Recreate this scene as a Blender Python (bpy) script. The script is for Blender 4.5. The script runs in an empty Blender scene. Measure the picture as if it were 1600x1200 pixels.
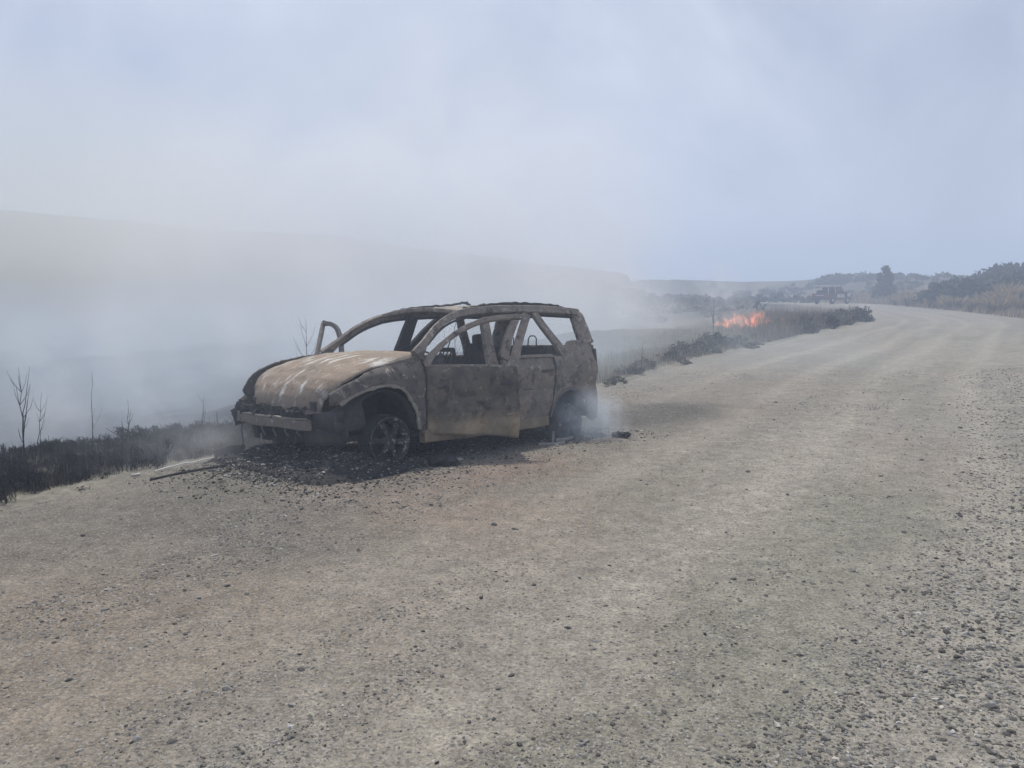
import bpy, bmesh, math, random
import numpy as np
from mathutils import Vector, Matrix

SC = bpy.context.scene
COL = SC.collection
rnd = random.Random(7)
rng = np.random.default_rng(11)
R_ = math.radians

# ------------------------------------------------------------------ camera
EYE = 1.66
cd = bpy.data.cameras.new('camera'); cam = bpy.data.objects.new('camera', cd); COL.objects.link(cam)
cd.sensor_fit = 'HORIZONTAL'; cd.sensor_width = 36.0; cd.lens = 36.0 * 1208 / 1600
cd.clip_start = 0.05; cd.clip_end = 3000
cam.location = (0, 0, EYE)
cam.rotation_euler = (R_(90) - math.atan(140 / 1208), 0, 0)
SC.camera = cam

# ------------------------------------------------------------------ world, sun, exposure
SUN_EL, SUN_AZ = 60.0, -10.0          # azimuth from straight ahead (+Y), negative = towards -X
w = bpy.data.worlds.new('World'); SC.world = w; w.use_nodes = True
nt = w.node_tree; nt.nodes.clear()
wo = nt.nodes.new('ShaderNodeOutputWorld'); bg = nt.nodes.new('ShaderNodeBackground')
sky = nt.nodes.new('ShaderNodeTexSky'); sky.sky_type = 'NISHITA'; sky.sun_disc = False
sky.sun_elevation = R_(SUN_EL); sky.sun_rotation = R_(SUN_AZ)
sky.altitude = 400; sky.air_density = 1.0; sky.dust_density = 4.0; sky.ozone_density = 2.0
# thin high cloud veil, streaky, over the whole dome
tc = nt.nodes.new('ShaderNodeTexCoord'); mp = nt.nodes.new('ShaderNodeMapping')
mp.inputs['Rotation'].default_value = (0.35, 0.5, 0.6); mp.inputs['Scale'].default_value = (1.2, 3.2, 1.6)
nz = nt.nodes.new('ShaderNodeTexNoise'); nz.inputs['Scale'].default_value = 2.6; nz.inputs['Detail'].default_value = 5
nz.inputs['Roughness'].default_value = 0.5; nz.inputs['Distortion'].default_value = 0.6
cr = nt.nodes.new('ShaderNodeMapRange'); cr.inputs['From Min'].default_value = 0.36; cr.inputs['From Max'].default_value = 0.68
cr.inputs['To Min'].default_value = 0.28; cr.inputs['To Max'].default_value = 0.9
mx = nt.nodes.new('ShaderNodeMix'); mx.data_type = 'RGBA'
mx.inputs[7].default_value = (8.4, 8.9, 10.3, 1)
nt.links.new(tc.outputs['Generated'], mp.inputs['Vector']); nt.links.new(mp.outputs['Vector'], nz.inputs['Vector'])
nt.links.new(nz.outputs['Fac'], cr.inputs['Value']); nt.links.new(cr.outputs['Result'], mx.inputs[0])
nt.links.new(sky.outputs['Color'], mx.inputs[6]); nt.links.new(mx.outputs[2], bg.inputs['Color'])
bg.inputs['Strength'].default_value = 0.084
nt.links.new(bg.outputs['Background'], wo.inputs['Surface'])

sd = bpy.data.lights.new('sun', 'SUN'); sd.energy = 3.8; sd.angle = R_(3.0); sd.color = (1.0, 0.93, 0.82)
sun = bpy.data.objects.new('sun', sd); COL.objects.link(sun)
_az, _el = R_(SUN_AZ), R_(SUN_EL)
_d = Vector((math.sin(_az) * math.cos(_el), math.cos(_az) * math.cos(_el), math.sin(_el)))
sun.rotation_euler = _d.to_track_quat('Z', 'Y').to_euler(); sun.location = (0, 30, 60)

SC.view_settings.view_transform = 'Standard'; SC.view_settings.look = 'None'
SC.view_settings.exposure = 0.0; SC.view_settings.gamma = 1.0; SC.view_settings.use_curve_mapping = False
cy = SC.cycles
cy.use_denoising = True
try: cy.denoiser = 'OPENIMAGEDENOISE'
except Exception: pass
cy.use_adaptive_sampling = True; cy.adaptive_threshold = 0.02
cy.max_bounces = 5; cy.diffuse_bounces = 2; cy.glossy_bounces = 2; cy.volume_bounces = 2
cy.transparent_max_bounces = 8; cy.volume_step_rate = 1.0; cy.volume_max_steps = 128
cy.use_fast_gi = False; cy.sample_clamp_indirect = 5.0

HAZE_DENSITY = 0.0063
HAZE_COLOR = (0.67, 0.79, 1.0)

# ------------------------------------------------------------------ numeric helpers
def _hash(ix, iy, iz, seed):
    n = (ix * 374761393 + iy * 668265263 + iz * 2147483647 + seed * 1274126177) & 0xFFFFFFFF
    n = ((n ^ (n >> 13)) * 1274126177) & 0xFFFFFFFF
    return ((n ^ (n >> 16)) & 0xFFFF) / 65535.0

def vnoise(x, y, seed=0):
    x = np.asarray(x, float); y = np.asarray(y, float)
    ix = np.floor(x).astype(np.int64); iy = np.floor(y).astype(np.int64)
    fx = x - ix; fy = y - iy; fx = fx * fx * (3 - 2 * fx); fy = fy * fy * (3 - 2 * fy)
    z = np.zeros_like(ix)
    a = _hash(ix, iy, z, seed); b = _hash(ix + 1, iy, z, seed); c = _hash(ix, iy + 1, z, seed); d = _hash(ix + 1, iy + 1, z, seed)
    return (a * (1 - fx) + b * fx) * (1 - fy) + (c * (1 - fx) + d * fx) * fy

def fbm(x, y, seed=0, o=4):
    s = 0.0; a = 0.5; t = 0.0
    for k in range(o):
        s = s + a * vnoise(x * 2 ** k + 17.3 * k, y * 2 ** k - 9.1 * k, seed + k); t += a; a *= 0.5
    return s / t

def sstep(a, b, x):
    t = np.clip((np.asarray(x, float) - a) / (b - a), 0, 1); return t * t * (3 - 2 * t)

def catmull(P, n):
    P = np.asarray(P, float); Q = np.vstack([2 * P[0] - P[1], P, 2 * P[-1] - P[-2]])
    u = np.linspace(0, len(P) - 1, n); i = np.minimum(u.astype(int), len(P) - 2); t = (u - i)[:, None]
    a, b, c, d = Q[i], Q[i + 1], Q[i + 2], Q[i + 3]
    return 0.5 * (2 * b + (c - a) * t + (2 * a - 5 * b + 4 * c - d) * t ** 2 + (3 * b - a - 3 * c + d) * t ** 3)

def resample(P, n):
    P = np.asarray(P, float); d = np.r_[0, np.cumsum(np.linalg.norm(np.diff(P, axis=0), axis=1))]
    s = np.linspace(0, d[-1], n)
    return np.stack([np.interp(s, d, P[:, k]) for k in range(P.shape[1])], 1)

# ------------------------------------------------------------------ mesh helpers
class MB:
    def __init__(self): self.v = []; self.f = []
    def add(self, V, F):
        o = len(self.v); self.v.extend([tuple(map(float, p)) for p in V]); self.f.extend([tuple(i + o for i in q) for q in F]); return self
    def box(self, c, s, rot=None, jit=0.0):
        V = []
        for i in range(8):
            p = Vector(((i & 1) - .5, ((i >> 1) & 1) - .5, ((i >> 2) & 1) - .5)); p = Vector((p.x * s[0], p.y * s[1], p.z * s[2]))
            if jit: p += Vector((rnd.uniform(-jit, jit), rnd.uniform(-jit, jit), rnd.uniform(-jit, jit)))
            if rot is not None: p = rot @ p
            V.append(p + Vector(c))
        return self.add(V, [(0, 2, 3, 1), (4, 5, 7, 6), (0, 1, 5, 4), (2, 6, 7, 3), (0, 4, 6, 2), (1, 3, 7, 5)])
    def tube(self, path, r, n=7, cap=True):
        path = [Vector(p) for p in path]; rr = r if hasattr(r, '__len__') else [r] * len(path)
        V = []; F = []; prev = None
        for i, p in enumerate(path):
            t = (path[min(i + 1, len(path) - 1)] - path[max(i - 1, 0)]).normalized()
            a = prev if prev is not None else (Vector((0, 0, 1)) if abs(t.z) < .9 else Vector((1, 0, 0)))
            b = t.cross(a).normalized(); a = b.cross(t).normalized(); prev = a
            for k in range(n):
                an = 2 * math.pi * k / n; V.append(p + (a * math.cos(an) + b * math.sin(an)) * rr[i])
        for i in range(len(path) - 1):
            for k in range(n):
                F.append((i * n + k, i * n + (k + 1) % n, (i + 1) * n + (k + 1) % n, (i + 1) * n + k))
        if cap: F.append(tuple(range(n))[::-1]); F.append(tuple((len(path) - 1) * n + k for k in range(n)))
        return self.add(V, F)
    def sweep(self, path, wid, thk, side, n=12, jit=0.0, seed=0):
        """rounded bar: wid along `side` (per point or one vector), thk along the cross direction"""
        path = np.asarray(path, float); m = len(path); side = np.asarray(side, float)
        if side.ndim == 1: side = np.tile(side, (m, 1))
        wid = np.broadcast_to(np.asarray(wid, float), (m,)); thk = np.broadcast_to(np.asarray(thk, float), (m,))
        V = []; F = []; n = 8
        sec = [(1, -.72), (1, .72), (.84, 1), (-.84, 1), (-1, .72), (-1, -.72), (-.84, -1), (.84, -1)]
        for i in range(m):
            t = path[min(i + 1, m - 1)] - path[max(i - 1, 0)]; t = t / np.linalg.norm(t)
            s = side[i] - t * (side[i] @ t); s = s / np.linalg.norm(s); q = np.cross(t, s)
            j = 1 + jit * (rnd.random() - .5)
            for c, d in sec:
                e = 1 + jit * .25 * (rnd.random() - .5)
                V.append(path[i] + s * c * wid[i] * .5 * j * e + q * d * thk[i] * .5 * e)
        for i in range(m - 1):
            for k in range(n): F.append((i * n + k, i * n + (k + 1) % n, (i + 1) * n + (k + 1) % n, (i + 1) * n + k))
        F.append(tuple(range(n))[::-1]); F.append(tuple((m - 1) * n + k for k in range(n)))
        return self.add(V, F)
    def grid(self, P):
        P = np.asarray(P, float); a, b = P.shape[:2]
        F = [(i * b + j, i * b + j + 1, (i + 1) * b + j + 1, (i + 1) * b + j) for i in range(a - 1) for j in range(b - 1)]
        return self.add(P.reshape(-1, 3), F)
    def lathe(self, prof, n=28, axis='y', c=(0, 0, 0)):
        """prof: list of (radius, offset along axis)"""
        V = []; F = []
        for r, h in prof:
            for k in range(n):
                a = 2 * math.pi * k / n
                V.append((c[0] + r * math.cos(a), c[1] + h, c[2] + r * math.sin(a)))
        for i in range(len(prof) - 1):
            for k in range(n): F.append((i * n + k, i * n + (k + 1) % n, (i + 1) * n + (k + 1) % n, (i + 1) * n + k))
        return self.add(V, F)
    def build(self, name, mat, parent=None, smooth=True, solid=0.0, sharp=35, off=-1.0):
        me = bpy.data.meshes.new(name); me.from_pydata(self.v, [], self.f)
        bm = bmesh.new(); bm.from_mesh(me); bmesh.ops.recalc_face_normals(bm, faces=bm.faces); bm.to_mesh(me); bm.free()
        if smooth:
            me.polygons.foreach_set('use_smooth', [True] * len(me.polygons))
            try: me.set_sharp_from_angle(angle=R_(sharp))
            except Exception: pass
        me.materials.append(mat); me.update()
        o = bpy.data.objects.new(name, me); COL.objects.link(o)
        if parent is not None: o.parent = parent
        if solid:
            m = o.modifiers.new('thickness', 'SOLIDIFY'); m.thickness = solid; m.offset = off; m.use_even_offset = False
        return o

def np_mesh(name, V, F, mat, attr=None, smooth=False, parent=None):
    V = np.asarray(V, np.float32); F = np.asarray(F, np.int32); k = F.shape[1]
    me = bpy.data.meshes.new(name)
    me.vertices.add(len(V)); me.vertices.foreach_set('co', V.ravel())
    me.loops.add(F.size); me.loops.foreach_set('vertex_index', F.ravel())
    me.polygons.add(len(F)); me.polygons.foreach_set('loop_start', np.arange(0, F.size, k, dtype=np.int32))
    me.polygons.foreach_set('use_smooth', np.full(len(F), smooth))
    me.update(calc_edges=True)
    for an, A in (attr or {}).items():
        A = np.asarray(A, np.float32)
        if A.ndim == 2:
            a = me.attributes.new(an, 'FLOAT_COLOR', 'POINT'); a.data.foreach_set('color', np.c_[A, np.ones(len(A))].astype(np.float32).ravel())
        else:
            a = me.attributes.new(an, 'FLOAT', 'POINT'); a.data.foreach_set('value', A)
    if mat is not None: me.materials.append(mat)
    o = bpy.data.objects.new(name, me); COL.objects.link(o)
    if parent is not None: o.parent = parent
    return o

def empty(name, loc=(0, 0, 0), rz=0.0):
    o = bpy.data.objects.new(name, None); COL.objects.link(o); o.location = loc; o.rotation_euler = (0, 0, rz); o.empty_display_size = .2
    return o
def tag(o, label=None, cat=None, group=None, kind=None):
    if label: o['label'] = label
    if cat: o['category'] = cat
    if group: o['group'] = group
    if kind: o['kind'] = kind
    return o
def copy_tree(o, parent=None):
    c = o.copy(); COL.objects.link(c); c.parent = parent
    for ch in list(o.children): copy_tree(ch, c)
    return c

# ------------------------------------------------------------------ material helpers
def new_mat(name):
    m = bpy.data.materials.new(name); m.use_nodes = True; t = m.node_tree; t.nodes.clear()
    out = t.nodes.new('ShaderNodeOutputMaterial'); b = t.nodes.new('ShaderNodeBsdfPrincipled')
    t.links.new(b.outputs[0], out.inputs['Surface']); b.inputs['Roughness'].default_value = .9
    b.inputs['Specular IOR Level'].default_value = .25
    return m, t, b, out
def nd(t, kind, **kw):
    n = t.nodes.new(kind)
    for k, v in kw.items():
        if k in n.inputs: n.inputs[k].default_value = v
        else: setattr(n, k, v)
    return n
def noise(t, vec, scale, detail=5, rough=.6, dist=0.0, lo=.35, hi=.65, vscale=None):
    if vscale:
        m = nd(t, 'ShaderNodeMapping'); m.inputs['Scale'].default_value = vscale; t.links.new(vec, m.inputs['Vector']); vec = m.outputs[0]
    n = nd(t, 'ShaderNodeTexNoise'); n.inputs['Scale'].default_value = scale; n.inputs['Detail'].default_value = detail
    n.inputs['Roughness'].default_value = rough; n.inputs['Distortion'].default_value = dist
    t.links.new(vec, n.inputs['Vector'])
    r = nd(t, 'ShaderNodeMapRange'); r.inputs['From Min'].default_value = lo; r.inputs['From Max'].default_value = hi
    t.links.new(n.outputs['Fac'], r.inputs['Value'])
    return r.outputs['Result'], n.outputs['Fac']
def mixc(t, fac, a, b, mode='MIX'):
    m = nd(t, 'ShaderNodeMix'); m.data_type = 'RGBA'; m.blend_type = mode
    if isinstance(fac, (int, float)): m.inputs[0].default_value = fac
    else: t.links.new(fac, m.inputs[0])
    for i, c in ((6, a), (7, b)):
        if isinstance(c, tuple): m.inputs[i].default_value = (*c, 1)
        else: t.links.new(c, m.inputs[i])
    return m.outputs[2]
def mth(t, op, a, b=None, clamp=False):
    m = nd(t, 'ShaderNodeMath'); m.operation = op; m.use_clamp = clamp
    for i, c in ((0, a), (1, b)):
        if c is None: continue
        if isinstance(c, (int, float)): m.inputs[i].default_value = c
        else: t.links.new(c, m.inputs[i])
    return m.outputs[0]
def bump(t, b, h, strength=.5, dist=.01):
    n = nd(t, 'ShaderNodeBump'); n.inputs['Strength'].default_value = strength; n.inputs['Distance'].default_value = dist
    t.links.new(h, n.inputs['Height']); t.links.new(n.outputs[0], b.inputs['Normal'])

def burnt_metal(name, base, patch, pale, dark, pale_amt=.5, dark_amt=.5, streak=None, scale=1.0, low=None, metal=0.0, rough=.82, vscale=None):
    m, t, b, o = new_mat(name)
    tcn = nd(t, 'ShaderNodeTexCoord'); v = tcn.outputs['Object']
    f1, _ = noise(t, v, 2.2 * scale, 4, .6, .5, .40, .62, vscale); c = mixc(t, f1, base, patch)
    f2, h2 = noise(t, v, 5.5 * scale, 7, .75, .2, .53 + .12 * (1 - pale_amt), .575 + .12 * (1 - pale_amt)); c = mixc(t, mth(t, 'MULTIPLY', f2, .85 * min(1, pale_amt * 1.6)), c, pale)
    f3, _ = noise(t, v, 3.1 * scale, 7, .72, .25, .50 + .14 * (1 - dark_amt), .60 + .12 * (1 - dark_amt)); c = mixc(t, mth(t, 'MULTIPLY', f3, .9), c, dark)
    if streak:
        col, sc, lo, hi = streak; f4, _ = noise(t, v, 3.2, 5, .6, .3, lo, hi, sc); c = mixc(t, f4, c, col)
    if low:
        col, z0, z1 = low; sx = nd(t, 'ShaderNodeSeparateXYZ'); t.links.new(v, sx.inputs[0])
        r = nd(t, 'ShaderNodeMapRange'); r.interpolation_type = 'SMOOTHSTEP'; r.inputs['From Min'].default_value = z1; r.inputs['From Max'].default_value = z0
        fz, _ = noise(t, v, 2.0, 3, .5, .5, .30, .58, (1, 1, .5)); t.links.new(sx.outputs['Z'], r.inputs['Value'])
        c = mixc(t, mth(t, 'MULTIPLY', r.outputs[0], fz), c, col)
    f6, _ = noise(t, v, 13 * scale, 6, .75, .1, .56, .62); c = mixc(t, mth(t, 'MULTIPLY', f6, .55), c, (.20, .115, .07))
    f5, h5 = noise(t, v, 38 * scale, 4, .7, 0, .3, .7); c = mixc(t, mth(t, 'MULTIPLY', f5, .45), c, mixc(t, .5, c, (.02, .02, .022)))
    t.links.new(c, b.inputs['Base Color']); b.inputs['Roughness'].default_value = rough; b.inputs['Metallic'].default_value = metal
    hh = mth(t, 'ADD', mth(t, 'MULTIPLY', h2, .8), mth(t, 'MULTIPLY', h5, .4)); bump(t, b, hh, .55, .02)
    return m

def plain(name, col, var=.3, scale=12, rough=.9, bmp=.4):
    m, t, b, o = new_mat(name); tcn = nd(t, 'ShaderNodeTexCoord'); v = tcn.outputs['Object']
    f, h = noise(t, v, scale, 5, .65, .3, .3, .7)
    t.links.new(mixc(t, f, tuple(c * (1 - var) for c in col), tuple(min(1, c * (1 + var)) for c in col)), b.inputs['Base Color'])
    b.inputs['Roughness'].default_value = rough
    if bmp: bump(t, b, h, bmp, .02)
    return m

def attr_mat(name, nscale=3.0, amt=.4, transl=0.0, fine=None, bmp=0.0, rough=.95):
    """base colour from the point attribute col, broken up with world-space noise"""
    m, t, b, o = new_mat(name)
    a = nd(t, 'ShaderNodeAttribute'); a.attribute_name = 'col'
    g = nd(t, 'ShaderNodeNewGeometry'); f, h = noise(t, g.outputs['Position'], nscale, 6, .7, .2, .25, .75)
    c = mixc(t, 1.0, a.outputs['Color'], mixc(t, f, (1 - amt,) * 3, (1 + amt,) * 3), 'MULTIPLY')
    if fine:
        f2, h2 = noise(t, g.outputs['Position'], fine, 4, .75, 0, .28, .72); c = mixc(t, 1.0, c, mixc(t, f2, (.62,) * 3, (1.35,) * 3), 'MULTIPLY')
        h = mth(t, 'ADD', h, mth(t, 'MULTIPLY', h2, .5))
    t.links.new(c, b.inputs['Base Color']); b.inputs['Roughness'].default_value = rough; b.inputs['Specular IOR Level'].default_value = .15
    if bmp: bump(t, b, h, bmp, .05)
    if transl:
        tr = nd(t, 'ShaderNodeBsdfTranslucent'); t.links.new(c, tr.inputs['Color'])
        ms = nd(t, 'ShaderNodeMixShader'); ms.inputs[0].default_value = transl
        t.links.new(b.outputs[0], ms.inputs[1]); t.links.new(tr.outputs[0], ms.inputs[2]); t.links.new(ms.outputs[0], o.inputs['Surface'])
    return m

# ================================================================== THE GROUND
ROAD_L = catmull([(-14, -7), (-9.8, -0.5), (-5.9, 4.3), (-3.9, 6.9), (-1.5, 10.0), (1.3, 14.3), (4.65, 20), (7.9, 25), (13, 33.4), (20, 44), (24.5, 56), (27.0, 66), (28.6, 80), (28, 100), (24, 125)], 900)
ROAD_R = catmull([(-4, -11), (0, -5), (3.2, 1), (5.0, 4), (6.8, 7), (9.2, 11), (13, 17), (16.8, 23), (22.5, 32), (28.9, 43), (32.2, 55), (34.4, 67), (36.8, 80), (36.5, 100), (33, 127)], 900)

def road_z(Y): return 0.68 * sstep(22, 82, Y)

def dist_poly(X, Y, P):
    """signed distance: positive on the left of the direction of travel"""
    X = np.asarray(X, float); Y = np.asarray(Y, float); sh = X.shape; q = np.stack([X.ravel(), Y.ravel()], 1)
    Ps = P[::6]; best = np.full(len(q), 1e9); sg = np.ones(len(q))
    for a, b in zip(Ps[:-1], Ps[1:]):
        ab = b - a; t = np.clip(((q - a) @ ab) / (ab @ ab), 0, 1); d = q - (a + t[:, None] * ab); dd = (d ** 2).sum(1)
        cr = ab[0] * (q[:, 1] - a[1]) - ab[1] * (q[:, 0] - a[0]); m = dd < best
        best = np.where(m, dd, best); sg = np.where(m, np.where(cr > 0, 1.0, -1.0), sg)
    return (np.sqrt(best) * sg).reshape(sh)

RT = np.array([(-900, 332, 170), (0, 335, 170), (200, 352, 168), (400, 368, 162), (540, 376, 158), (700, 395, 150), (830, 412, 145), (950, 424, 140),
               (1050, 433, 135), (1160, 437, 130), (1300, 434, 125), (1380, 433, 120), (1450, 431, 100), (1490, 424, 84), (1550, 416, 80), (1600, 411, 76), (1900, 400, 72), (2600, 396, 72)], float)

# ---- car pose, needed for soot and ash on the ground
CAR_XY = (-0.861, 8.69); CAR_YAW = R_(225.7)
def car_local(X, Y):
    c, s = math.cos(CAR_YAW), math.sin(CAR_YAW); dx, dy = X - CAR_XY[0], Y - CAR_XY[1]
    return c * dx + s * dy, -s * dx + c * dy

def camber(X, Y, dl):
    """the shoulder by the car leans down to the verge"""
    cx, cy_ = car_local(X, Y); q = np.sqrt((np.clip(np.abs(cx) - 2.0, 0, 99) / 2.2) ** 2 + (np.clip(np.abs(cy_) - .8, 0, 99) / 1.6) ** 2)
    return (1 - sstep(0, 1, q)) * (-.02 + .03 * np.clip(cx, -3, 3) + .05 * np.clip(cy_, -3, 2)) - .03 * np.clip(dl + 2.5, 0, 30) * sstep(0, 1, q) * (1 - sstep(9, 16, np.abs(Y - 6)))

def terrain_parts(X, Y):
    dl = dist_poly(X, Y, ROAD_L); dr = -dist_poly(X, Y, ROAD_R)
    return dl, dr

def terrain_z(X, Y, dl=None, dr=None):
    X = np.asarray(X, float); Y = np.asarray(Y, float)
    if dl is None: dl, dr = terrain_parts(X, Y)
    zr = road_z(Y)
    d = np.clip(dl, 0, 400); e = np.clip(dr, 0, 400)
    near = 1 - sstep(14, 34, Y)
    dropn = 0.05 * np.clip(d, 0, 5) + 7.0 * (1 - np.exp(-np.clip(d - 3, 0, 400) / 26))
    dropf = .45 * (1 - np.exp(-d / 5)) + 2.0 * (1 - np.exp(-np.clip(d - 9, 0, 400) / 9))
    z = zr - near * dropn - (1 - near) * dropf
    z = z + 0.55 * (fbm(X / 7, Y / 7, 3) - .5) * sstep(2, 10, d) * 2.0 + .16 * (fbm(X / 1.1, Y / 1.1, 5) - .5) * sstep(0, 1.0, d)
    z = z + sstep(.2, 4, e) * (0.55 + .6 * (fbm(X / 6, Y / 6, 8) - .4)) + .2 * (fbm(X / 1.3, Y / 1.3, 9) - .5) * sstep(.3, 2, e)
    px = 800 + 1208 * X / np.maximum(Y, 1.0)
    yr = np.interp(px, RT[:, 0], RT[:, 1]); D = np.interp(px, RT[:, 0], RT[:, 2])
    zt = EYE + (460 - yr) / 1208 * D
    zt = zt + (fbm(X / 16, Y / 16, 21) - .5) * 1.4 * np.clip(zt / 8, .25, 1)
    k = sstep(.34, 1.0, Y / D) * sstep(2, 22, np.maximum(d, e))
    z = z * (1 - k) + zt * k - np.clip(Y - D * 1.03, 0, 1e9) * .02 * k
    z = z + camber(X, Y, np.minimum(dl, 1.0))
    return z

def ground_at(x, y): return float(terrain_z(np.array([x]), np.array([y]))[0])
def pix(px, Y): return (px - 800) / 1208 * Y
def at(px, Y):
    x = pix(px, Y); return (x, Y, ground_at(x, Y))

def lerp3(a, b, f): return a * (1 - f[..., None]) + b * f[..., None]

# terrain sheet: rings round the camera out past the ridges
nr, na = 330, 520
rad = np.r_[0.0, 0.9 * (700 / 0.9) ** np.linspace(0, 1, nr - 1)]
ang = np.concatenate([np.linspace(-52, 52, 400, endpoint=False), np.linspace(52, 308, na - 400, endpoint=False)]); ang = np.radians(ang)
RR, AA = np.meshgrid(rad[1:], ang, indexing='ij'); X = RR * np.sin(AA); Y = RR * np.cos(AA)
DL, DR = terrain_parts(X, Y); Z = terrain_z(X, Y, DL, DR)
inside = (DL < 0.0) & (DR < 0.0)
dep = np.minimum(-DL, -DR)
Z = np.where(inside, Z - .05 * sstep(0, .35, dep) - .10 * sstep(.6, 1.2, dep), Z)
V = np.concatenate([[[0, 0, float(road_z(0)) - .3]], np.stack([X, Y, Z], -1).reshape(-1, 3)])
idx = np.arange(1, len(V)).reshape(nr - 1, na)
a = idx[:-1]; b = idx[1:]
quads = np.stack([a, b, np.roll(b, -1, 1), np.roll(a, -1, 1)], -1).reshape(-1, 4)[:, ::-1]
n1 = fbm(X / 3, Y / 3, 31); n2 = fbm(X / 14, Y / 14, 37); n3 = fbm(X / .5, Y / .5, 41)
dry = np.array([.235, .20, .15]); drygreen = np.array([.15, .15, .095]); burnt = np.array([.030, .030, .033]); ash = np.array([.11, .11, .115]); earth = np.array([.17, .145, .12])
c = lerp3(np.broadcast_to(dry, X.shape + (3,)), np.broadcast_to(drygreen, X.shape + (3,)), sstep(.40, .62, n2) * .8)
far_left = sstep(2.5, -6, X - .32 * Y) * sstep(.0, .5, DL)
bm_ = sstep(-.1, .5, DL + .8 * (n1 - .5)) * (1 - sstep(.36, .44, X / np.maximum(Y, 1)))
scr = sstep(55, 85, Y) * sstep(.05, .25, X / np.maximum(Y, 1)) * (.35 + .65 * sstep(.38, .55, fbm(X / 9, Y / 9, 43)))
c = lerp3(c, np.broadcast_to(np.array([.07, .066, .05]), c.shape), scr * .9)
c = lerp3(c, lerp3(np.broadcast_to(burnt, X.shape + (3,)), np.broadcast_to(ash, X.shape + (3,)), sstep(.5, .75, n3) * .7), np.clip(bm_ * (.55 + .9 * n1) * (1 - .6 * sstep(60, 130, Y)) * (1 - .45 * sstep(-.05, .12, X / np.maximum(Y, 1))), 0, 1))
edge = (1 - sstep(.0, .9, np.maximum(DL * np.where(Y < 13, 3.5, 1.2), DR) + .7 * (n1 - .5)))
c = lerp3(c, np.broadcast_to(np.array([.215, .20, .175]), X.shape + (3,)), edge * .8)
colv = np.concatenate([[[.2, .19, .17]], c.reshape(-1, 3)])
M_terrain = attr_mat('terrain_soil', 1.6, .35, fine=14, bmp=.6)
terrain = np_mesh('terrain', V, quads, M_terrain, {'col': colv}, True); tag(terrain, kind='structure')

# ---- gravel road
us = np.concatenate([np.linspace(0, .075, 30, endpoint=False), np.linspace(.075, .40, 420, endpoint=False), np.linspace(.40, 1, 260)])
ti = us * 899; Lc = np.stack([np.interp(ti, np.arange(900), ROAD_L[:, k]) for k in (0, 1)], 1); Rc = np.stack([np.interp(ti, np.arange(900), ROAD_R[:, k]) for k in (0, 1)], 1)
nt_ = 150; tt = np.linspace(-.03, 1.03, nt_)
P = Lc[:, None, :] * (1 - tt[None, :, None]) + Rc[:, None, :] * tt[None, :, None]
X, Y = P[..., 0], P[..., 1]
along = np.cumsum(np.r_[0, np.linalg.norm(np.diff((Lc + Rc) / 2, axis=0), axis=1)])[:, None] + 0 * X
across = tt[None, :] * 8.0 + 0 * X
DLr = -across
edge_n = (fbm(X / .9, Y / .9, 51) - .5)
def tracks(across, along):
    """compacted wheel tracks: 1 in a track"""
    wv = .10 * np.sin(along / 7.0) + .04 * np.sin(along / 2.9 + 1)
    k = 0
    for a0, w_ in ((1.9, .20), (3.35, .22), (4.55, .24), (6.0, .20)): k = np.maximum(k, np.exp(-((across - a0 - wv * (1 + .2 * a0)) / w_) ** 2))
    return k
def road_surface(X, Y, across, along):
    DL, DR = terrain_parts(X, Y)
    z = road_z(Y) + camber(X, Y, np.minimum(DL, 1.0))
    far = 1 - .8 * sstep(10, 26, Y)
    z = z + far * .026 * (fbm(across / 1.1, along / 9, 61) - .5) + (.35 + .65 * far) * .020 * (fbm(X / .55, Y / .55, 63, 3) - .5) + .010 * (fbm(X / .12, Y / .12, 66, 2) - .5)
    z = z + .035 * np.exp(-((across - 6.9 - .3 * np.sin(along / 3)) / .5) ** 2)           # windrow on the right
    z = z - far * .016 * tracks(across, along) * sstep(.3, .6, fbm(across / 2, along / 5, 67))
    m = np.minimum(-DL, -DR)
    ed = sstep(-.15, .42, m + .45 * (fbm(X / .9, Y / .9, 51) - .5))
    return z + .012 - .17 * (1 - ed), DL, DR, ed
Z, DL, DR, ed = road_surface(X, Y, across, along)
base = np.array([.315, .30, .268])
c = np.broadcast_to(base, X.shape + (3,)).copy()
tn = fbm(across / 1.3, along / 14, 71)                       # lanes of finer / coarser stuff running with the road
c = lerp3(c, np.broadcast_to(np.array([.27, .262, .238]), c.shape), sstep(.40, .62, tn))
c = lerp3(c, np.broadcast_to(np.array([.335, .30, .262]), c.shape), sstep(.52, .7, fbm(X / 2.2, Y / 2.2, 73)) * .45)
c = lerp3(c, np.broadcast_to(np.array([.235, .235, .195]), c.shape), sstep(.5, .72, fbm(across / .9, along / 3.0, 75)) * .6)
trk = tracks(across, along) * (.35 + .9 * fbm(across / 2, along / 4, 76))
c = lerp3(c, np.broadcast_to(np.array([.385, .365, .325]), c.shape), np.clip(trk * 1.25, 0, 1) * .72)
c = lerp3(c, np.broadcast_to(np.array([.215, .21, .19]), c.shape), sstep(.48, .66, fbm(across / .35, along / 7, 78)) * .35 * (1 - np.clip(trk, 0, 1)))
cx, cyy = car_local(X, Y); wob = .5 * (fbm(X / .7, Y / .7, 77) - .5)
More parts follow.
